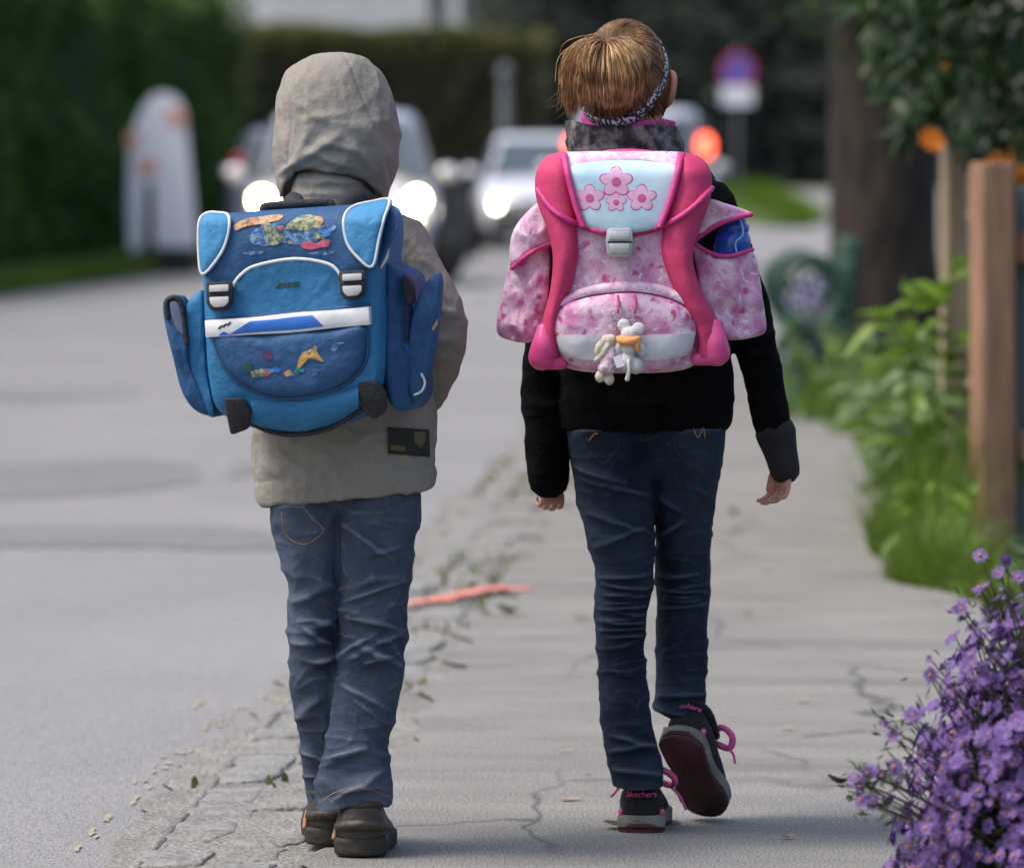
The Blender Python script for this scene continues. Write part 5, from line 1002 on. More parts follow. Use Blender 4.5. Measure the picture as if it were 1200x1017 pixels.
locks = [((692, 44, -.115), (669, 66, -.105), (668, 122, -.068), 300), ((688, 46, -.12), (668, 72, -.12), (672, 128, -.075), 260), ((686, 44, -.10), (666, 62, -.085), (667, 108, -.06), 220), ((694, 48, -.13), (680, 78, -.135), (682, 120, -.10), 240),
         ((700, 48, -.13), (690, 80, -.145), (694, 116, -.11), 220), ((706, 48, -.13), (702, 82, -.15), (706, 119, -.115), 220), ((712, 48, -.13), (714, 82, -.152), (717, 120, -.115), 220), ((718, 47, -.13), (728, 80, -.15), (727, 118, -.112), 220),
         ((724, 46, -.125), (740, 72, -.145), (737, 114, -.108), 220), ((730, 44, -.12), (752, 66, -.13), (745, 106, -.10), 200), ((732, 44, -.11), (758, 62, -.11), (750, 94, -.088), 160), ((704, 44, -.12), (672, 52, -.12), (668, 98, -.08), 240), ((712, 46, -.13), (735, 62, -.15), (730, 105, -.12), 150), ((700, 46, -.13), (680, 62, -.145), (690, 104, -.125), 180)]
for c1, c2, c3, cnt in locks:
    A1, A2, A3 = np.array(Gp(*c1)), np.array(Gp(*c2)), np.array(Gp(*c3))
    for k in range(int(cnt * 1.5)):
        o_ = hr.normal(0, 1, 3) * np.array([.0055, .006, .0055]) * hr.choice([1, 1, 1, 1.4]); s0 = root + hr.normal(0, .004, 3); tl = hr.uniform(.62, 1.12); P = []
        for t in np.linspace(0, 1, 10): P.append((1 - t) ** 3 * s0 + 3 * (1 - t) ** 2 * t * (A1 + o_ * .8) + 3 * (1 - t) * t * t * (A2 + o_ * 1.3) + t ** 3 * (A2 + (A3 - A2) * tl + o_ * (.75 + .5 * hr.random())))
        st.append(tube(P, [.0008] * 7 + [.0007, .0006, .0003], 3, caps=False))
for k in range(30):     # flyaway wisps
    c = hr.choice(3, p=[0, .85, .15]); b0 = [Gp(700, 45, -.08), Gp(668, 105, -.07), Gp(782, 95, .0)][c]; e = np.array(b0) + hr.normal(0, 1, 3) * np.array([.018, .01, .02]) + np.array([[-.02, 0, .0], [-.012, 0, -.02], [.015, 0, .0]][c]); mid = .5 * (np.array(b0) + e) + hr.normal(0, .006, 3)
    st.append(tube([np.array(b0) + hr.normal(0, .012, 3), mid, e], [.00025, .0002, .0001], 3, caps=False, sub=3))
for k in range(260):     # short nape hair below the band
    x = hr.uniform(700, 772); b0 = np.array(Gp(x, 128, -.07 + .00004 * (x - 736) ** 2)); e = np.array(Gp(x + hr.normal(0, 5), 146 + hr.uniform(-5, 6), -.055 + hr.uniform(-.01, .01))); st.append(tube([b0, .5 * (b0 + e) - np.array([0, .006, 0]), e], [.0009, .0007, .0004], 3, caps=False, sub=2))
hair = obj('hair', *join(*scalp), m_hair, girl); pony = obj('ponytail', *join(*st), m_gold, hair)
cap = ell(gcn, tuple(np.array(GR) * 1.035), 30, 20); Vc = cap[0]; un = (Vc - gcn) / np.array(GR) / 1.035; Fk = [f for f in cap[1] if (un[list(f), 1].mean() < .5 + .35 * un[list(f), 2].mean()) and un[list(f), 2].mean() > -.6]
obj('hair_base', Vc, Fk, m_scalp, hair); obj('ponytail_core', *ell(Gp(706, 84, -.095), (.040, .018, .034), 20, 14), m_scalp, hair)
obj('hair_tie', *tube([root + np.array([.010 * math.cos(t), .002, .010 * math.sin(t)]) for t in np.linspace(0, 6.28, 17)], .004, 8, caps=False), m_scalp, hair)
# headband round the head, lower at the back
m_band = M('black and white print band', (.010, .010, .016), (.42, .44, .5), 170, rough=.7, lo=.5, hi=.56, detail=1)
nb = np.array([-.53, -1.0, 1.0]); nb /= np.linalg.norm(nb); e1 = np.cross(nb, (0, 0, 1)); e1 /= np.linalg.norm(e1); e2 = np.cross(nb, e1); c0 = .08; Rg = [[], [], [], []]
for t in np.linspace(0, 2 * np.pi, 64, endpoint=False):
    for j, (o_, kk) in enumerate(((-.11, 1.075), (-.06, 1.125), (.06, 1.125), (.11, 1.075))):
        q = nb * (c0 + o_) + (e1 * math.cos(t) + e2 * math.sin(t)) * math.sqrt(max(.01, 1 - (c0 + o_) ** 2)); Rg[j].append(gcn + q * np.array(GR) * kk)
o = obj('headband', *loft([np.array(x) for x in Rg], caps=False), m_band, girl, fixn=True); q = o.modifiers.new('thickness', 'SOLIDIFY'); q.thickness = .003
# ------------------------------------------------------------------ satchels
class Bag:
    """parts drawn as photo-pixel outlines laid on a depth surface"""
    def __init__(s, root, depth, back): s.root = root; s.depth = depth; s.back = np.array(back, float)
    on = None
    def pt(s, x, y, off):
        d = s.on(x, y) if s.on else None
        return W(x, y, (s.depth(x, y) if d is None else d) - off)
    def patch(s, name, out, mat, off=.0, bulge=.01, T=.02, parent=None, sub=5, rim=.006, rings=7, smooth=True, c=None, amp=.0, seed=0, flat=False):
        P = cr(out, sub, closed=True) if sub > 1 else np.array(out, float); n = len(P); c = np.array(c, float) if c is not None else P.mean(0); V = []; Fq = []; lv = []
        V.append([s.pt(x, y, off - T * 0) + s.back * T for x, y in P]); V.append([s.pt(x, y, off) for x, y in P])
        for k in range(1, rings + 1):
            t = k / (rings + 1.0); sc = 1 - t ** 1.6 * .97; prof = math.sin(min(1, t * 1.5) * math.pi / 2) ** .8; Q = c + (P - c) * sc
            V.append([s.pt(x, y, off + rim * min(1, k) + bulge * prof) for x, y in Q])
        V.append([s.pt(*c, off + rim + bulge)]); A = np.concatenate([np.array(v) for v in V]); 
        if amp: A[n:, 1] += amp * .6 * fbm(A[n:] * 22, 3, seed) - amp * .9 * crumple(A[n:], 17, seed)
        m = len(V) - 1
        for k in range(m - 1):
            for i in range(n): j = (i + 1) % n; Fq.append((k * n + i, k * n + j, (k + 1) * n + j, (k + 1) * n + i))
        for i in range(n): Fq.append(((m - 1) * n + i, (m - 1) * n + (i + 1) % n, m * n))
        Fq.append(tuple(range(n)))
        o = obj(name, A, Fq, mat, parent or s.root, smooth=smooth, fixn=True); return autosmooth(o, 60)
    def strip(s, name, A, Bc, mat, off=.0, bulge=.01, T=.02, parent=None, sub=5, n=7, amp=0, seed=0):
        A = cr(A, sub); Bc = cr(Bc, sub); m = min(len(A), len(Bc)); V = []; Fq = []; w = n + 2
        for k in range(m):
            for i in range(-1, n + 1):
                t = min(max(i, 0), n - 1) / (n - 1); x, y = A[k] * (1 - t) + Bc[k] * t; e = math.sin(math.pi * t) ** .6; p = s.pt(x, y, off + bulge * e)
                V.append(p + (s.back * T if i in (-1, n) else 0))
        V = np.array(V)
        if amp: V[:, 1] += amp * .6 * fbm(V * 22, 3, seed) - amp * .9 * crumple(V, 17, seed)
        for k in range(m - 1):
            for i in range(w - 1): a = k * w + i; Fq.append((a, a + 1, a + w + 1, a + w))
        Fq.append(tuple(range(w))[::-1]); b = (m - 1) * w; Fq.append(tuple(range(b, b + w)))
        o = obj(name, V, Fq, mat, parent or s.root, fixn=True); return autosmooth(o, 60)
    def cord(s, name, P, mat, r=.003, off=.0, parent=None, closed=False, sub=5):
        Q = cr(P, sub, closed=closed); 
        if closed: Q = np.concatenate([Q, Q[:1]])
        return obj(name, *tube([s.pt(x, y, off) for x, y in Q], r, 8), mat, parent or s.root)
    def block(s, name, out, mat, off, T, parent=None, bev=.002):
        bm = bmesh.new(); vs = [bm.verts.new(s.pt(x, y, off)) for x, y in out]; f = bm.faces.new(vs); e = bmesh.ops.extrude_face_region(bm, geom=[f]); bmesh.ops.translate(bm, vec=(0, T, 0), verts=[v for v in e['geom'] if isinstance(v, bmesh.types.BMVert)])
        if bev: bmesh.ops.bevel(bm, geom=list(bm.edges), offset=bev, segments=2, affect='EDGES', profile=.5)
        bmesh.ops.recalc_face_normals(bm, faces=bm.faces); bm.verts.index_update(); V = np.array([v.co for v in bm.verts]); Fq = [tuple(v.index for v in q.verts) for q in bm.faces]; bm.free()
        return autosmooth(obj(name, V, Fq, mat, parent or s.root), 35)
def fabric(name, c1, c2, sc=12, rough=.65, bump=.3, w=150): return weave(M(name, c1, c2, sc, rough=rough, bump=bump, bscale=70), w, .3, .0007)
# ---------------------------------------------------------------- blue satchel
m_b1 = fabric('bright blue nylon', (.010, .125, .285), (.015, .155, .335)); m_b2 = fabric('navy blue nylon', (.007, .055, .155), (.012, .078, .20)); m_b3 = fabric('sky blue nylon', (.03, .2, .4), (.04, .235, .45))
m_pipe = M('reflective piping', (.55, .57, .6), (.65, .66, .68), 60, rough=.4); m_bk = M('black webbing', (.010, .010, .013), (.02, .02, .024), 60, rough=.75, bump=.4, bscale=220); m_buck = M('grey buckle plastic', (.42, .42, .42), (.5, .5, .5), 30, rough=.35)
m_refl = M('silver white reflector', (.6, .61, .62), (.7, .71, .72), 22, rough=.4, bump=.2, bscale=40); m_rb = M('royal blue print', (.02, .14, .5), None, rough=.5)
YAW = math.radians(11); dB = 9.66
def depB(x, y):
    u = (x - 340) / 710.0; e = max(0, abs(x - 342) - 70) / 30.0; v = (y - 375) / 130.0
    return dB - math.tan(YAW) * u + .004 * e * e + .012 * v * v + (.03 * max(0, (262 - y) / 25.0) ** 1.6) + .03 * max(0, (y - 455) / 50.0) ** 1.5
satb = thing('school_satchel', (float(W(345, 0, 9.74)[0]), 9.74, float(W(0, 512, 9.74)[2])), 'blue school satchel with sea print worn by the hooded child', 'satchel')
bg = Bag(satb, depB, (math.sin(YAW), math.cos(YAW), 0))
bg.patch('main_body', [(238, 300), (240, 262), (262, 252), (345, 246), (430, 240), (447, 262), (445, 310), (446, 380), (444, 440), (430, 470), (395, 497), (345, 506), (295, 500), (258, 482), (246, 450), (241, 390)], m_b1, 0, .004, .17, rim=.008, amp=.004, c=(342, 375))
lid = bg.strip('lid', [(236, 256), (262, 250), (300, 247), (345, 244), (390, 241), (425, 238), (455, 235)], [(238, 322), (270, 334), (298, 311), (345, 303), (388, 310), (404, 324), (437, 313)], m_b2, .014, .006, .03, n=9, amp=.003, sub=7)
bg.block('lid_side', [(456, 236), (467, 266), (447, 310), (440, 312)], m_b2, .008, .14, lid, .004)
bg.block('side_reflector', [(446, 296), (457, 282), (455, 302), (446, 316)], m_refl, -.002, .02, lid, .001)
o1 = [(233, 262), (241, 250), (256, 249), (268, 253), (267, 275), (258, 298), (238, 321), (233, 300)]; o2 = [(456, 234), (436, 236), (413, 242), (403, 256), (406, 282), (418, 300), (436, 312), (444, 280), (450, 255)]
for o_ in (o1, o2): p_ = bg.patch('corner_panel', o_, m_b3, .020, .006, .02, lid, rim=.003, amp=.002); bg.cord('piping', o_, m_pipe, .0026, .025, p_, closed=True)
bg.cord('piping', [(273, 334), (282, 322), (300, 311), (345, 303), (385, 309), (399, 322), (403, 330)], m_pipe, .0028, .022, lid)
# printed sea scene on the lid
pr = lambda nm, c1, c2, s, **k: M(nm, c1, c2, s, rough=.5, **({'c3': (.012, .05, .14), 's3': 130, 'f3': .85} if c2 else {}), **k)
m_or2 = pr('print orange', (.48, .16, .03), (.45, .30, .14), 110, lo=.42, hi=.58); m_gr2 = pr('print green cream', (.08, .14, .09), (.38, .36, .2), 160, lo=.42, hi=.58); m_sp2 = pr('print splash blue', (.012, .075, .24), (.16, .3, .48), 110, lo=.44, hi=.6); m_rd2 = pr('print red', (.42, .03, .07), (.45, .12, .16), 140)
def prt(out, mat, off=.0245, par=lid, nm='print'):
    bg.on = skin_of(par); bg.patch(nm, out, mat, .0004 + max(0, off - .019 if par is lid else off - .029) * .15, .0001, .0008, par, sub=3, rim=.0001, rings=3, smooth=False); bg.on = None
prt([(293, 278), (300, 268), (318, 264), (340, 268), (362, 272), (385, 262), (394, 267), (378, 279), (352, 287), (330, 284), (312, 288), (297, 286)], m_sp2, .0225)
for q in range(26):
    a_ = random.uniform(0, 6.28); x, y, r_ = 338 + 52 * math.cos(a_) * random.uniform(.4, 1.05), 273 + 14 * math.sin(a_) * random.uniform(.3, 1), random.uniform(1.5, 4.5); prt([(x + r_ * 1.6 * math.cos(b_) * random.uniform(.5, 1.3), y + r_ * .7 * math.sin(b_) * random.uniform(.5, 1.3) - .06 * (x - 338) * .2) for b_ in np.linspace(0, 6.28, 8, endpoint=False)], random.choice([m_sp2, m_sp2, m_b3, m_rb, m_gr2, m_b2]), .0226 + .0002 * q)
prt([(274, 266), (280, 259), (300, 254), (330, 251), (328, 257), (312, 261), (288, 265), (278, 270)], m_or2, .0292); prt([(306, 262), (318, 262), (326, 272), (334, 276), (328, 285), (313, 287), (311, 276)], m_gr2, .0288); prt([(335, 268), (345, 256), (362, 251), (377, 256), (374, 266), (358, 270)], m_gr2, .0288); prt([(371, 254), (378, 255), (378, 262), (371, 264)], m_or2, .0296)
prt([(352, 286), (362, 282), (370, 285), (378, 281), (386, 281), (386, 288), (376, 290), (366, 292), (356, 291)], m_rd2, .0292); prt([(325, 264), (332, 265), (331, 270), (326, 269)], m_rd2, .0296)
prt([(282, 297), (300, 294), (310, 295), (298, 299)], m_sp2, .021); prt([(360, 297), (380, 294), (396, 294), (380, 299)], m_sp2, .0195)
# logo mark
body_ = [c for c in satb.children if c.name.startswith('main_body')][0]; bg.on = skin_of(body_)
for k in range(5): bg.block('logo_mark', [(322 + 5.6 * k, 337.5 - .4 * k), (324 + 5.6 * k, 331.5 - .4 * k), (329 + 5.6 * k, 331 - .4 * k), (327 + 5.6 * k, 337 - .4 * k)], pr('dark green print', (.004, .06, .05), None, 10) if k == 0 else bpy.data.materials['dark green print'], .0012, .002, satb, 0)
bg.on = None
# buckles
for x, y in ((257, 346), (413, 333)):
    b_ = bg.block('buckle', [(x - 16, y - 15), (x + 15, y - 17), (x + 16, y + 8), (x + 9, y + 17), (x - 8, y + 18), (x - 15, y + 10)], m_bk, .034, .024, None, .003)
    bg.block('strap_bar', [(x - 12, y - 12), (x + 11, y - 13), (x + 11, y - 5), (x - 12, y - 4)], m_buck, .040, .008, b_, .002); bg.block('release_tab', [(x - 12, y + 2), (x + 11, y + 1), (x + 11, y + 8), (x + 6, y + 13), (x - 6, y + 14), (x - 11, y + 9)], m_buck, .040, .008, b_, .002)
# front pocket and reflector band
bg.cord('seam', [(243, 374), (290, 371), (345, 366), (432, 357)], m_b2, .004, .012)
fp = bg.patch('front_pocket', [(252, 392), (300, 391), (345, 388), (400, 384), (427, 381), (430, 400), (426, 425), (410, 445), (380, 459), (340, 465), (305, 460), (275, 443), (258, 420)], m_b2, .012, .016, .03, rim=.006, amp=.004, seed=3)
bg.cord('piping', [(252, 392), (258, 420), (275, 444), (305, 461), (340, 466), (380, 460), (410, 446), (427, 425), (431, 400), (428, 381)], m_b2, .0035, .014, fp)
rb = bg.strip('reflector_band', [(240, 375), (290, 372), (345, 366), (390, 363), (432, 359)], [(241, 395), (290, 392), (345, 389), (390, 384), (433, 380)], m_refl, .030, .003, .022, amp=.002)
bg.on = skin_of(rb)
bg.strip('band_print', [(293, 376), (320, 374), (345, 371), (366, 369)], [(268, 392), (300, 389), (345, 386), (379, 382)], m_rb, .0008, .0004, .002, rb); bg.block('band_print', [(256, 393), (262, 388), (270, 392)], m_rb, .0008, .001, rb, 0)
for k in range(3): bg.block('band_mark', [(255 + 5 * k, 384 - 2 * k), (260 + 5 * k, 380 - 2 * k), (261 + 5 * k, 382 - 2 * k), (257 + 5 * k, 386 - 2 * k)], m_bk, .0008, .001, rb, 0)
bg.on = None
pq = lambda o_, m_, of=.0365: prt(o_, m_, of, fp)
pq([(348, 430), (352, 416), (358, 411), (362, 410), (370, 404), (372, 413), (379, 423), (376, 423), (364, 420), (356, 424), (351, 431)], pr('print ochre', (.45, .26, .05), (.55, .33, .08), 70), .0345)
for q in range(16):
    t = random.random(); x, y, r_ = 292 + 82 * t, 437 + random.uniform(-4, 4), random.uniform(2, 5); pq([(x + r_ * 1.5 * math.cos(a_) * random.uniform(.6, 1.2), y + r_ * .7 * math.sin(a_) * random.uniform(.6, 1.2)) for a_ in np.linspace(0, 6.28, 8, endpoint=False)], random.choice([m_sp2, m_sp2, m_b3, m_rb, m_b2, m_gr2]), .033 + .0003 * q)
pq([(308, 435), (315, 433), (316, 440), (310, 441)], m_rd2, .037); pq([(333, 436), (340, 433), (341, 439), (335, 441)], m_or2, .037); pq([(346, 432), (352, 430), (351, 437), (346, 438)], pr('print green', (.02, .2, .06), (.03, .26, .1), 60), .037); pq([(283, 430), (292, 424), (296, 432), (290, 438)], pr('print dark green', (.008, .07, .06), (.012, .06, .1), 60), .034); pq([(387, 408), (394, 402), (404, 401), (398, 406), (392, 412)], m_sp2, .030); pq([(306, 414), (314, 410), (320, 420), (312, 421)], pr('print dark red', (.12, .02, .06), (.05, .03, .1), 60), .034)
# base flap, black feet and handle
bs = bg.strip('base_flap', [(292, 468), (320, 470), (345, 470), (375, 467), (420, 452)], [(300, 492), (320, 501), (345, 505), (375, 500), (420, 478)], m_b1, .012, .008, .03, amp=.002); bg.cord('base_binding', [(285, 488), (310, 503), (345, 509), (385, 502), (425, 480)], m_bk, .004, .006, bs)
bg.block('foot', [(262, 466), (285, 466), (294, 480), (292, 502), (270, 510), (266, 490)], m_bk, .026, .09, None, .006); bg.block('foot', [(418, 449), (442, 445), (453, 462), (452, 484), (436, 492), (424, 478)], m_bk, .022, .09, None, .006)
obj('carry_handle', *tube([W(x, y, dB + .10) for x, y in [(309, 252), (309, 243), (318, 241), (350, 239), (380, 237), (388, 239), (388, 247)]], .0075, 10, sub=4), m_bk, satb)
obj('shoulder_strap', *join(tube([W(x, y, d) for x, y, d in [(398, 245, dB + .14), (415, 233, dB + .19), (432, 238, dB + .26), (440, 270, D0 + .13), (446, 340, D0 + .15), (440, 420, D0 + .14), (432, 460, dB + .19)]], .017, 12, sub=5)), m_bk, satb); obj('shoulder_strap', *tube([W(x, y, d) for x, y, d in [(350, 250, dB + .14), (345, 238, dB + .19), (345, 240, dB + .26), (350, 272, D0 + .12), (345, 340, D0 + .14), (340, 420, D0 + .14), (318, 470, dB + .19)]], .017, 12, sub=5), m_bk, satb)
# side pockets
sp = Bag(satb, lambda x, y: dB + .05 + .0007 * abs(x - 455), (math.sin(YAW), math.cos(YAW), 0)); q1 = sp.patch('side_pocket', [(447, 312), (466, 314), (482, 326), (484, 360), (486, 410), (492, 450), (486, 474), (470, 482), (456, 470), (448, 430), (446, 370)], m_b2, .008, .014, .11, rim=.008, amp=.008, seed=4)
sp2 = Bag(satb, lambda x, y: dB + .045, (math.sin(YAW), math.cos(YAW), 0)); q2 = sp2.patch('open_flap', [(482, 372), (494, 340), (508, 321), (516, 324), (516, 352), (510, 400), (501, 445), (490, 470), (480, 462), (477, 420)], m_b2, .0, .008, .02, rim=.006, amp=.007, seed=6); sp2.block('print', [(506, 383), (513, 373), (513, 380), (507, 388)], m_or2, .0135, .004, q2, 0)
sp2.patch('pocket_opening', [(473, 322), (482, 332), (484, 352), (478, 356), (472, 340)], m_bk, .022, .002, .02, q1, rim=.002); sp2.block('zip_puller', [(474, 358), (477, 358), (477, 400), (474, 400)], m_bk, .018, .004, q1, .001)
obj('cord_loop', *tube([W(x, y, dB + .03) for x, y in [(486, 462), (494, 458), (498, 448), (494, 438)]], .0022, 6, sub=4), m_pipe, satb)
sl = Bag(satb, lambda x, y: dB + .09, (math.sin(YAW), math.cos(YAW), 0)); q3 = sl.patch('side_pocket', [(218, 360), (228, 345), (238, 344), (241, 400), (246, 450), (252, 486), (240, 484), (226, 470), (220, 430), (217, 400)], m_b1, .010, .010, .10, rim=.008, amp=.004, seed=8)
q4 = sl.patch('open_flap', [(191, 358), (194, 349), (204, 346), (213, 351), (218, 375), (222, 420), (230, 470), (243, 486), (226, 478), (212, 455), (202, 415), (193, 378)], m_b2, .02, .008, .04, rim=.006, amp=.004, seed=9); sl.patch('pocket_lining', [(199, 354), (207, 353), (213, 366), (216, 392), (209, 388), (201, 370)], M('grey lining', (.10, .13, .2), (.14, .17, .24), 40, rough=.8), .033, .003, .01, q4, rim=.002); sl.cord('flap_binding', [(197, 372), (195, 354), (203, 348), (211, 353), (215, 375), (219, 402)], m_bk, .0045, .034, q4)
# ---------------------------------------------------------------- pink satchel
m_flor = floral('pink blossom print', (.50, .17, .36), (.70, .52, .62), [((.76, .66, .72), 45, .3), ((.50, .10, .28), 85, .3), ((.42, .03, .17), 33, .3)], 34, 30)
m_flor2 = floral('pale pink print', (.60, .30, .48), (.74, .60, .68), [((.78, .70, .74), 40, .35), ((.55, .12, .34), 80, .3)], 34, 30)
m_cor = fabric('coral pink padding', (.50, .030, .118), (.54, .040, .135), 10, .75, .15, 190); m_hot = fabric('hot pink edging', (.52, .03, .18), (.56, .04, .21), 20, .5, .2, 160); m_pw = M('pink rubber foot', (.58, .05, .20), (.62, .07, .24), 10, rough=.4)
m_ice = M('ice blue panel', (.36, .55, .66), (.50, .64, .71), 9, rough=.5, bump=.1, bscale=60); m_silv = M('silver clasp', (.42, .43, .42), (.5, .5, .49), 40, rough=.35, metallic=.5); m_greyb = M('grey reflector band', (.50, .52, .56), (.58, .59, .62), 14, rough=.45, bump=.25, bscale=40); m_pur = M('plum zip', (.16, .012, .09), (.2, .02, .12), 60, rough=.6)
dP = 9.93
def depP(x, y):
    e = max(0, abs(x - 736) - 50) / 45.0; v = (y - 310) / 130.0; return dP + .012 * e * e + .014 * v * v + .03 * max(0, (205 - y) / 28.0) ** 1.7
satp = thing('school_satchel', (float(W(738, 0, 10.02)[0]), 10.02, float(W(0, 437, 10.02)[2])), 'pink floral school satchel with coral bolsters worn by the girl in black', 'satchel')
pk = Bag(satp, depP, (0, 1, 0))
pk.patch('main_body', [(652, 240), (655, 190), (690, 181), (736, 180), (790, 181), (822, 192), (824, 240), (812, 300), (822, 370), (822, 415), (800, 433), (736, 437), (672, 433), (650, 415), (650, 370), (664, 300)], m_flor, 0, .006, .14, rim=.008, amp=.003, c=(736, 310))
# bolsters: wide at the top, waisted, ending in rubber feet
bl = pk.strip('bolster', [(660, 178), (640, 183), (628, 205), (629, 235), (640, 265), (648, 300), (645, 340), (636, 375), (630, 410)], [(662, 178), (666, 200), (672, 235), (675, 265), (677, 300), (668, 340), (654, 372), (652, 392), (656, 420)], m_cor, .018, .020, .11, n=9, amp=.003)
br = pk.strip('bolster', [(796, 178), (790, 200), (783, 235), (777, 265), (776, 300), (790, 340), (808, 372), (816, 392), (818, 420)], [(800, 178), (822, 185), (834, 205), (832, 235), (822, 262), (812, 300), (822, 340), (840, 375), (850, 405)], m_cor, .018, .020, .11, n=9, amp=.003)
for b_, (x, y), s in ((bl, (637, 411), -1), (br, (838, 406), 1)):
    V, Fc, Nn = fuse([tube([pk.pt(x, y - 26, .022), pk.pt(x, y - 8, .026), pk.pt(x + 2 * s, y + 8, .024)], [.012, .021, .024], 16, sub=5), tube([pk.pt(x - s * 22, y + 14, .012), pk.pt(x, y + 10, .018)], [.012, .018], 12, sub=4)], .003, 3); obj('rubber_foot', V, Fc, m_pw, b_)
# flap with its pale blue panel
fl_ = pk.strip('flap', [(659, 178), (690, 177), (720, 177), (750, 177), (780, 177), (800, 178)], [(664, 197), (690, 190), (720, 187), (750, 187), (780, 191), (794, 198)], m_flor2, .022, .004, .05, n=5, sub=6)
pk.patch('flap_panel', [(663, 197), (690, 190), (728, 187), (765, 189), (796, 197), (790, 225), (779, 258), (773, 266), (750, 272), (728, 274), (705, 272), (686, 265), (679, 250), (670, 220)], m_ice, .026, .006, .02, fl_, rim=.003, c=(729, 230), sub=4)
pk.on = skin_of(fl_, bl, br, *[c for c in list(satp.children) + list(fl_.children) if c.name.startswith(('main_body', 'flap_panel'))])
pk.cord('flap_edging', [(630, 222), (645, 243), (664, 257), (685, 266), (706, 272), (728, 275), (752, 272), (773, 266), (795, 255), (815, 240), (834, 220)], m_hot, .0052, .003, fl_, sub=9)
pk.on = None
for P_ in ([(661, 178), (666, 205), (675, 240), (684, 265)], [(799, 178), (794, 205), (786, 235), (774, 266)]): pk.strip('flap_side_trim', [(x - 4.5, y) for x, y in P_], [(x + 3, y) for x, y in P_], m_hot, .040, .003, .03, fl_, n=5, sub=6)
# plain blossoms on the panel
m_pp = M('pink print', (.62, .32, .50), (.66, .42, .57), 40, rough=.5); m_pd = M('dark pink print', (.5, .08, .26), None, rough=.5)
pnl = [c for c in fl_.children if c.name.startswith('flap_panel')][0]
def blossom(x, y, R, n=5):
    pk.on = skin_of(pnl)
    P_ = []
    for k in range(n * 6): t = 2 * math.pi * k / (n * 6); r_ = R * (.62 + .38 * abs(math.cos(n * t / 2))); P_.append((x + r_ * math.sin(t), y - r_ * math.cos(t) * .9))
    pk.patch('blossom_outline', [(x + (a_ - x) * 1.1, y + (q_ - y) * 1.1) for a_, q_ in P_], m_pd, .0002, .0001, .002, fl_, sub=1, rim=.0001, rings=2, smooth=False); b_ = pk.patch('printed_blossom', P_, m_pp, .0006, .0001, .0008, fl_, sub=1, rim=.0001, rings=2, smooth=False); pk.patch('blossom_centre', [(x + R * .3 * math.cos(t), y + R * .3 * math.sin(t)) for t in np.linspace(0, 6.28, 12, endpoint=False)], m_pd, .0011, .0001, .0008, b_, sub=1, rim=.0001, rings=2, smooth=False); pk.on = None
blossom(722, 213, 19); blossom(691, 232, 17); blossom(752, 232, 17); blossom(722, 237, 12)
# clasp
cl = pk.block('clasp', [(711, 270), (715, 267), (738, 267), (741, 270), (742, 283), (741, 297), (737, 301), (715, 301), (711, 297), (710, 283)], m_silv, .058, .03, None, .003); pk.block('clasp_button', [(714, 285), (738, 285), (738, 297), (714, 297)], m_silv, .062, .008, cl, .002); pk.block('clasp_plate', [(714, 271), (738, 271), (739, 281), (713, 281)], m_silv, .061, .006, cl, .002); pk.block('clasp_groove', [(712, 282.2), (741, 282.2), (741, 284.2), (712, 284.2)], m_bk, .0588, .004, cl, 0)
# front pocket
fo = [(650, 400), (648, 378), (658, 358), (682, 348), (715, 343), (745, 342), (780, 348), (805, 360), (817, 380), (815, 404), (800, 424), (775, 434), (735, 437), (690, 434), (664, 424)]
fp2 = pk.patch('front_pocket', fo, m_flor, .016, .022, .05, rim=.006, amp=.003, c=(733, 392)); pk.cord('zip', [(652, 405), (648, 380), (658, 358), (682, 348), (715, 343), (745, 342), (780, 348), (806, 360), (818, 380), (815, 405)], m_pur, .0032, .024, fp2)
pk.strip('pocket_hood', [(655, 352), (680, 338), (715, 331), (745, 330), (780, 335), (812, 352)], [(658, 361), (683, 351), (715, 346), (745, 345), (780, 351), (806, 362)], m_flor2, .022, .006, .02, fp2, sub=6); pk.on = skin_of(fp2)
pk.strip('reflector_band', [(652, 394), (680, 392), (735, 393), (790, 391), (815, 388)], [(656, 417), (680, 421), (735, 423), (790, 420), (811, 413)], m_greyb, .0022, .001, .006, fp2, amp=.0005, sub=6)
pk.on = None
for x in (724, 744): obj('zip_puller', *tube([pk.pt(x, 346, .034), pk.pt(x + 1, 356, .046), pk.pt(x, 366, .050)], .0022, 8), m_hot, fp2)
# side pockets with the open bottle holder
ps = Bag(satp, lambda x, y: dP + .065 + .0006 * max(0, x - 850), (0, 1, 0)); pl_ = Bag(satp, lambda x, y: dP + .075 + .0006 * max(0, 620 - x), (0, 1, 0))
a1 = pl_.patch('side_pocket', [(640, 270), (645, 300), (643, 350), (636, 392), (620, 401), (600, 399), (583, 390), (584, 362), (592, 330), (600, 300), (616, 285)], m_flor, .008, .008, .10, rim=.006, amp=.011, seed=11)
a2 = pl_.patch('pocket_flap', [(636, 236), (645, 262), (646, 284), (625, 293), (601, 312), (597, 300), (600, 275), (612, 255)], m_flor2, .022, .010, .08, rim=.004, amp=.008, seed=12); pl_.cord('flap_edging', [(646, 285), (632, 290), (614, 302), (600, 314)], m_hot, .0042, .034, a2)
a3 = ps.patch('side_pocket', [(812, 284), (830, 296), (852, 302), (880, 294), (888, 310), (894, 350), (898, 385), (886, 394), (858, 398), (838, 394), (826, 370), (818, 330)], m_flor, .010, .009, .10, rim=.006, amp=.011, seed=13); ps.cord('pocket_edging', [(812, 283), (828, 294), (852, 300), (882, 292)], m_hot, .0036, .024, a3)
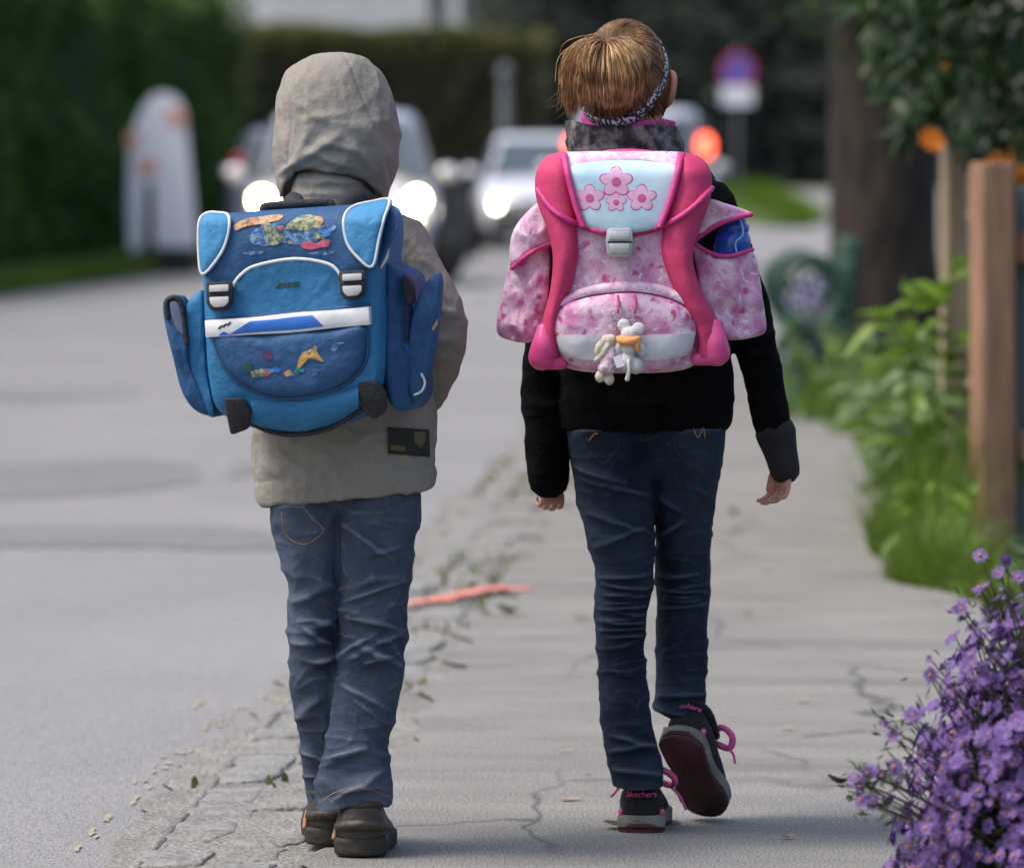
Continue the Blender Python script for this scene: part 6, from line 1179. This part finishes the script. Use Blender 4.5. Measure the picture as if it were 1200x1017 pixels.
a4 = ps.patch('pocket_flap', [(814, 276), (822, 250), (832, 234), (850, 238), (879, 248), (876, 253), (855, 257), (835, 268)], m_flor2, .014, .008, .08, rim=.004, amp=.007, seed=14); ps.cord('flap_edging', [(813, 282), (826, 272), (845, 261), (862, 255), (880, 251)], m_hot, .0048, .026, a4)
# webbing, grip and shoulder straps
obj('carry_handle', *tube([W(x, y, dP + .10) for x, y in [(705, 186), (708, 180), (736, 178), (762, 180), (766, 186)]], .006, 10, sub=4), m_hot, satp)
for s, xs in ((-1, (690, 676, 664, 664, 668)), (1, (782, 800, 826, 838, 838))): obj('shoulder_strap', *tube([W(xs[0], 200, dP + .13), W(xs[1], 196, dP + .22), W(xs[2], 206, D1 + .03), W(xs[3], 250, D1 + .12), W(xs[4], 320, D1 + .13), W(xs[4], 380, D1 + .11), W(xs[3], 415, dP + .16)], [.014] * 7, 12, sub=5), m_bk, satp)
# blue bottle in the open pocket
m_bot = M('blue plastic bottle', (.012, .07, .40), (.02, .10, .46), 10, rough=.25, spec=.6); m_lb = M('pale blue line', (.2, .45, .75), None, rough=.4)
bt_ = thing('drink_bottle', tuple(W(852, 360, dP + .10)), 'blue plastic drink bottle sticking out of the pink satchel side pocket', 'bottle')
ax = W(862, 262, dP + .09) - W(848, 360, dP + .10); P0 = W(848, 360, dP + .10); obj('bottle_body', *tube([P0, P0 + ax * .5, P0 + ax * .80, P0 + ax * .92], [.030, .031, .031, .024], 20, sub=4), m_bot, bt_); obj('cap', *tube([P0 + ax * .93, P0 + ax * 1.0, P0 + ax * 1.03], [.024, .024, .018], 18), m_bot, bt_)
obj('pale_line', *tube([W(x, y, dP + .0545) for x, y in [(868, 258), (871, 274), (862, 284), (864, 298)]], .0018, 6, sub=4), m_lb, bt_)
# ---------------------------------------------------------------- soft toys hanging from the zip
m_cream = M('cream plush', (.48, .43, .33), (.56, .51, .41), 60, rough=1, bump=.3, bscale=300); m_wht = M('white plush', (.54, .53, .51), (.61, .60, .58), 60, rough=1, bump=.3, bscale=300); m_scarf = M('orange scarf', (.75, .27, .07), (.8, .36, .14), 50, rough=.85); m_dress = M('checked pink cloth', (.5, .28, .36), (.68, .6, .62), 120, rough=.9, lo=.45, hi=.55); m_chain = M('chain steel', (.5, .5, .5), None, rough=.3, metallic=.9)
K = lambda x, y, o_=.060: pk.pt(x, y, o_)
t1 = thing('plush_keyring', tuple(K(738, 445)), 'small white soft toy with orange scarf hanging from the pink satchel zip', 'soft toy', 'soft toys on the satchel')
E = lambda x, y, rx, ry, o_=.060, d=None: ell(K(x, y, o_), (rx / 690, (d or min(rx, ry)) / 690, ry / 690), 16, 10)
V, Fc, Nn = fuse([E(737, 391, 10, 9), E(737, 407, 9, 10), E(735, 423, 10, 13), E(745, 428, 9, 10), tube([K(727, 401), K(724, 408), K(723, 414)], [.006, .008, .007], 10, sub=3), tube([K(746, 402), K(751, 408), K(753, 413)], [.006, .008, .007], 10, sub=3), E(731, 381, 8, 8, .060, 3), E(748, 385, 8, 8, .060, 3)], .0018, 2); bd2 = obj('body', V + Nn * (.0002 * fbm(V * 300, 2))[:, None], Fc, m_wht, t1)
obj('scarf', *tube([K(x, y, o_) for x, y, o_ in [(725, 397, .058), (732, 399, .074), (742, 399, .074), (748, 397, .062), (746, 403, .072), (748, 410, .07)]], [.006, .0075, .0075, .006, .0055, .004], 10, sub=4), m_scarf, t1); obj('tail', *tube([K(737, 422, .075), K(737, 434, .078), K(735, 444, .078)], [.0035, .003, .0042], 8, sub=4), m_wht, t1); tg = obj('cloth_tag', *box(K(725, 423, .080), (.014, .001, .020), 0, ry=-.35), M('white tag', (.75, .72, .76), None, rough=.8), t1, smooth=False)
obj('chain', *join(*[tube([K(741 + 2 * math.cos(t), 372 + 3 * q + 2.2 * math.sin(t), .056) for t in np.linspace(0, 6.28, 10)], .0008, 5, caps=False) for q in (-3, -1.5, 0, 1.5)]), m_chain, t1)
t2 = thing('plush_keyring', tuple(K(712, 450)), 'small cream soft toy in checked pink cloth hanging beside the white toy', 'soft toy', 'soft toys on the satchel')
V, Fc, Nn = fuse([E(712, 400, 8, 9), tube([K(708, 398, .066), K(703, 406, .066), K(701, 412, .066)], [.005, .008, .007], 10, sub=3), tube([K(712, 405, .07), K(706, 415, .07), K(699, 422, .068)], [.005, .006, .005], 10, sub=3), E(703, 441, 6, 7, .064), E(714, 444, 6, 7, .066), tube([K(708, 425), K(705, 436, .062)], [.008, .007], 10), tube([K(714, 425), K(714, 438, .062)], [.008, .007], 10), E(717, 397, 5, 6)], .0018, 2); obj('body', V + Nn * (.0002 * fbm(V * 300, 2))[:, None], Fc, m_cream, t2)
obj('cloth_dress', *tube([K(715, 410, .063), K(713, 420, .064), K(711, 430, .064)], [.010, .014, .016], 14, sub=4), m_dress, t2); obj('chain', *join(*[tube([K(720 + 2 * math.cos(t), 388 - 6 * q + 3 * math.sin(t), .054) for t in np.linspace(0, 6.28, 10)], .0008, 5, caps=False) for q in (0, 1, 2, 3)], tube([K(724 + 8 * math.cos(t), 368 + 7 * math.sin(t), .05) for t in np.linspace(0, 6.28, 22)], .0009, 5, caps=False)), m_chain, t2)
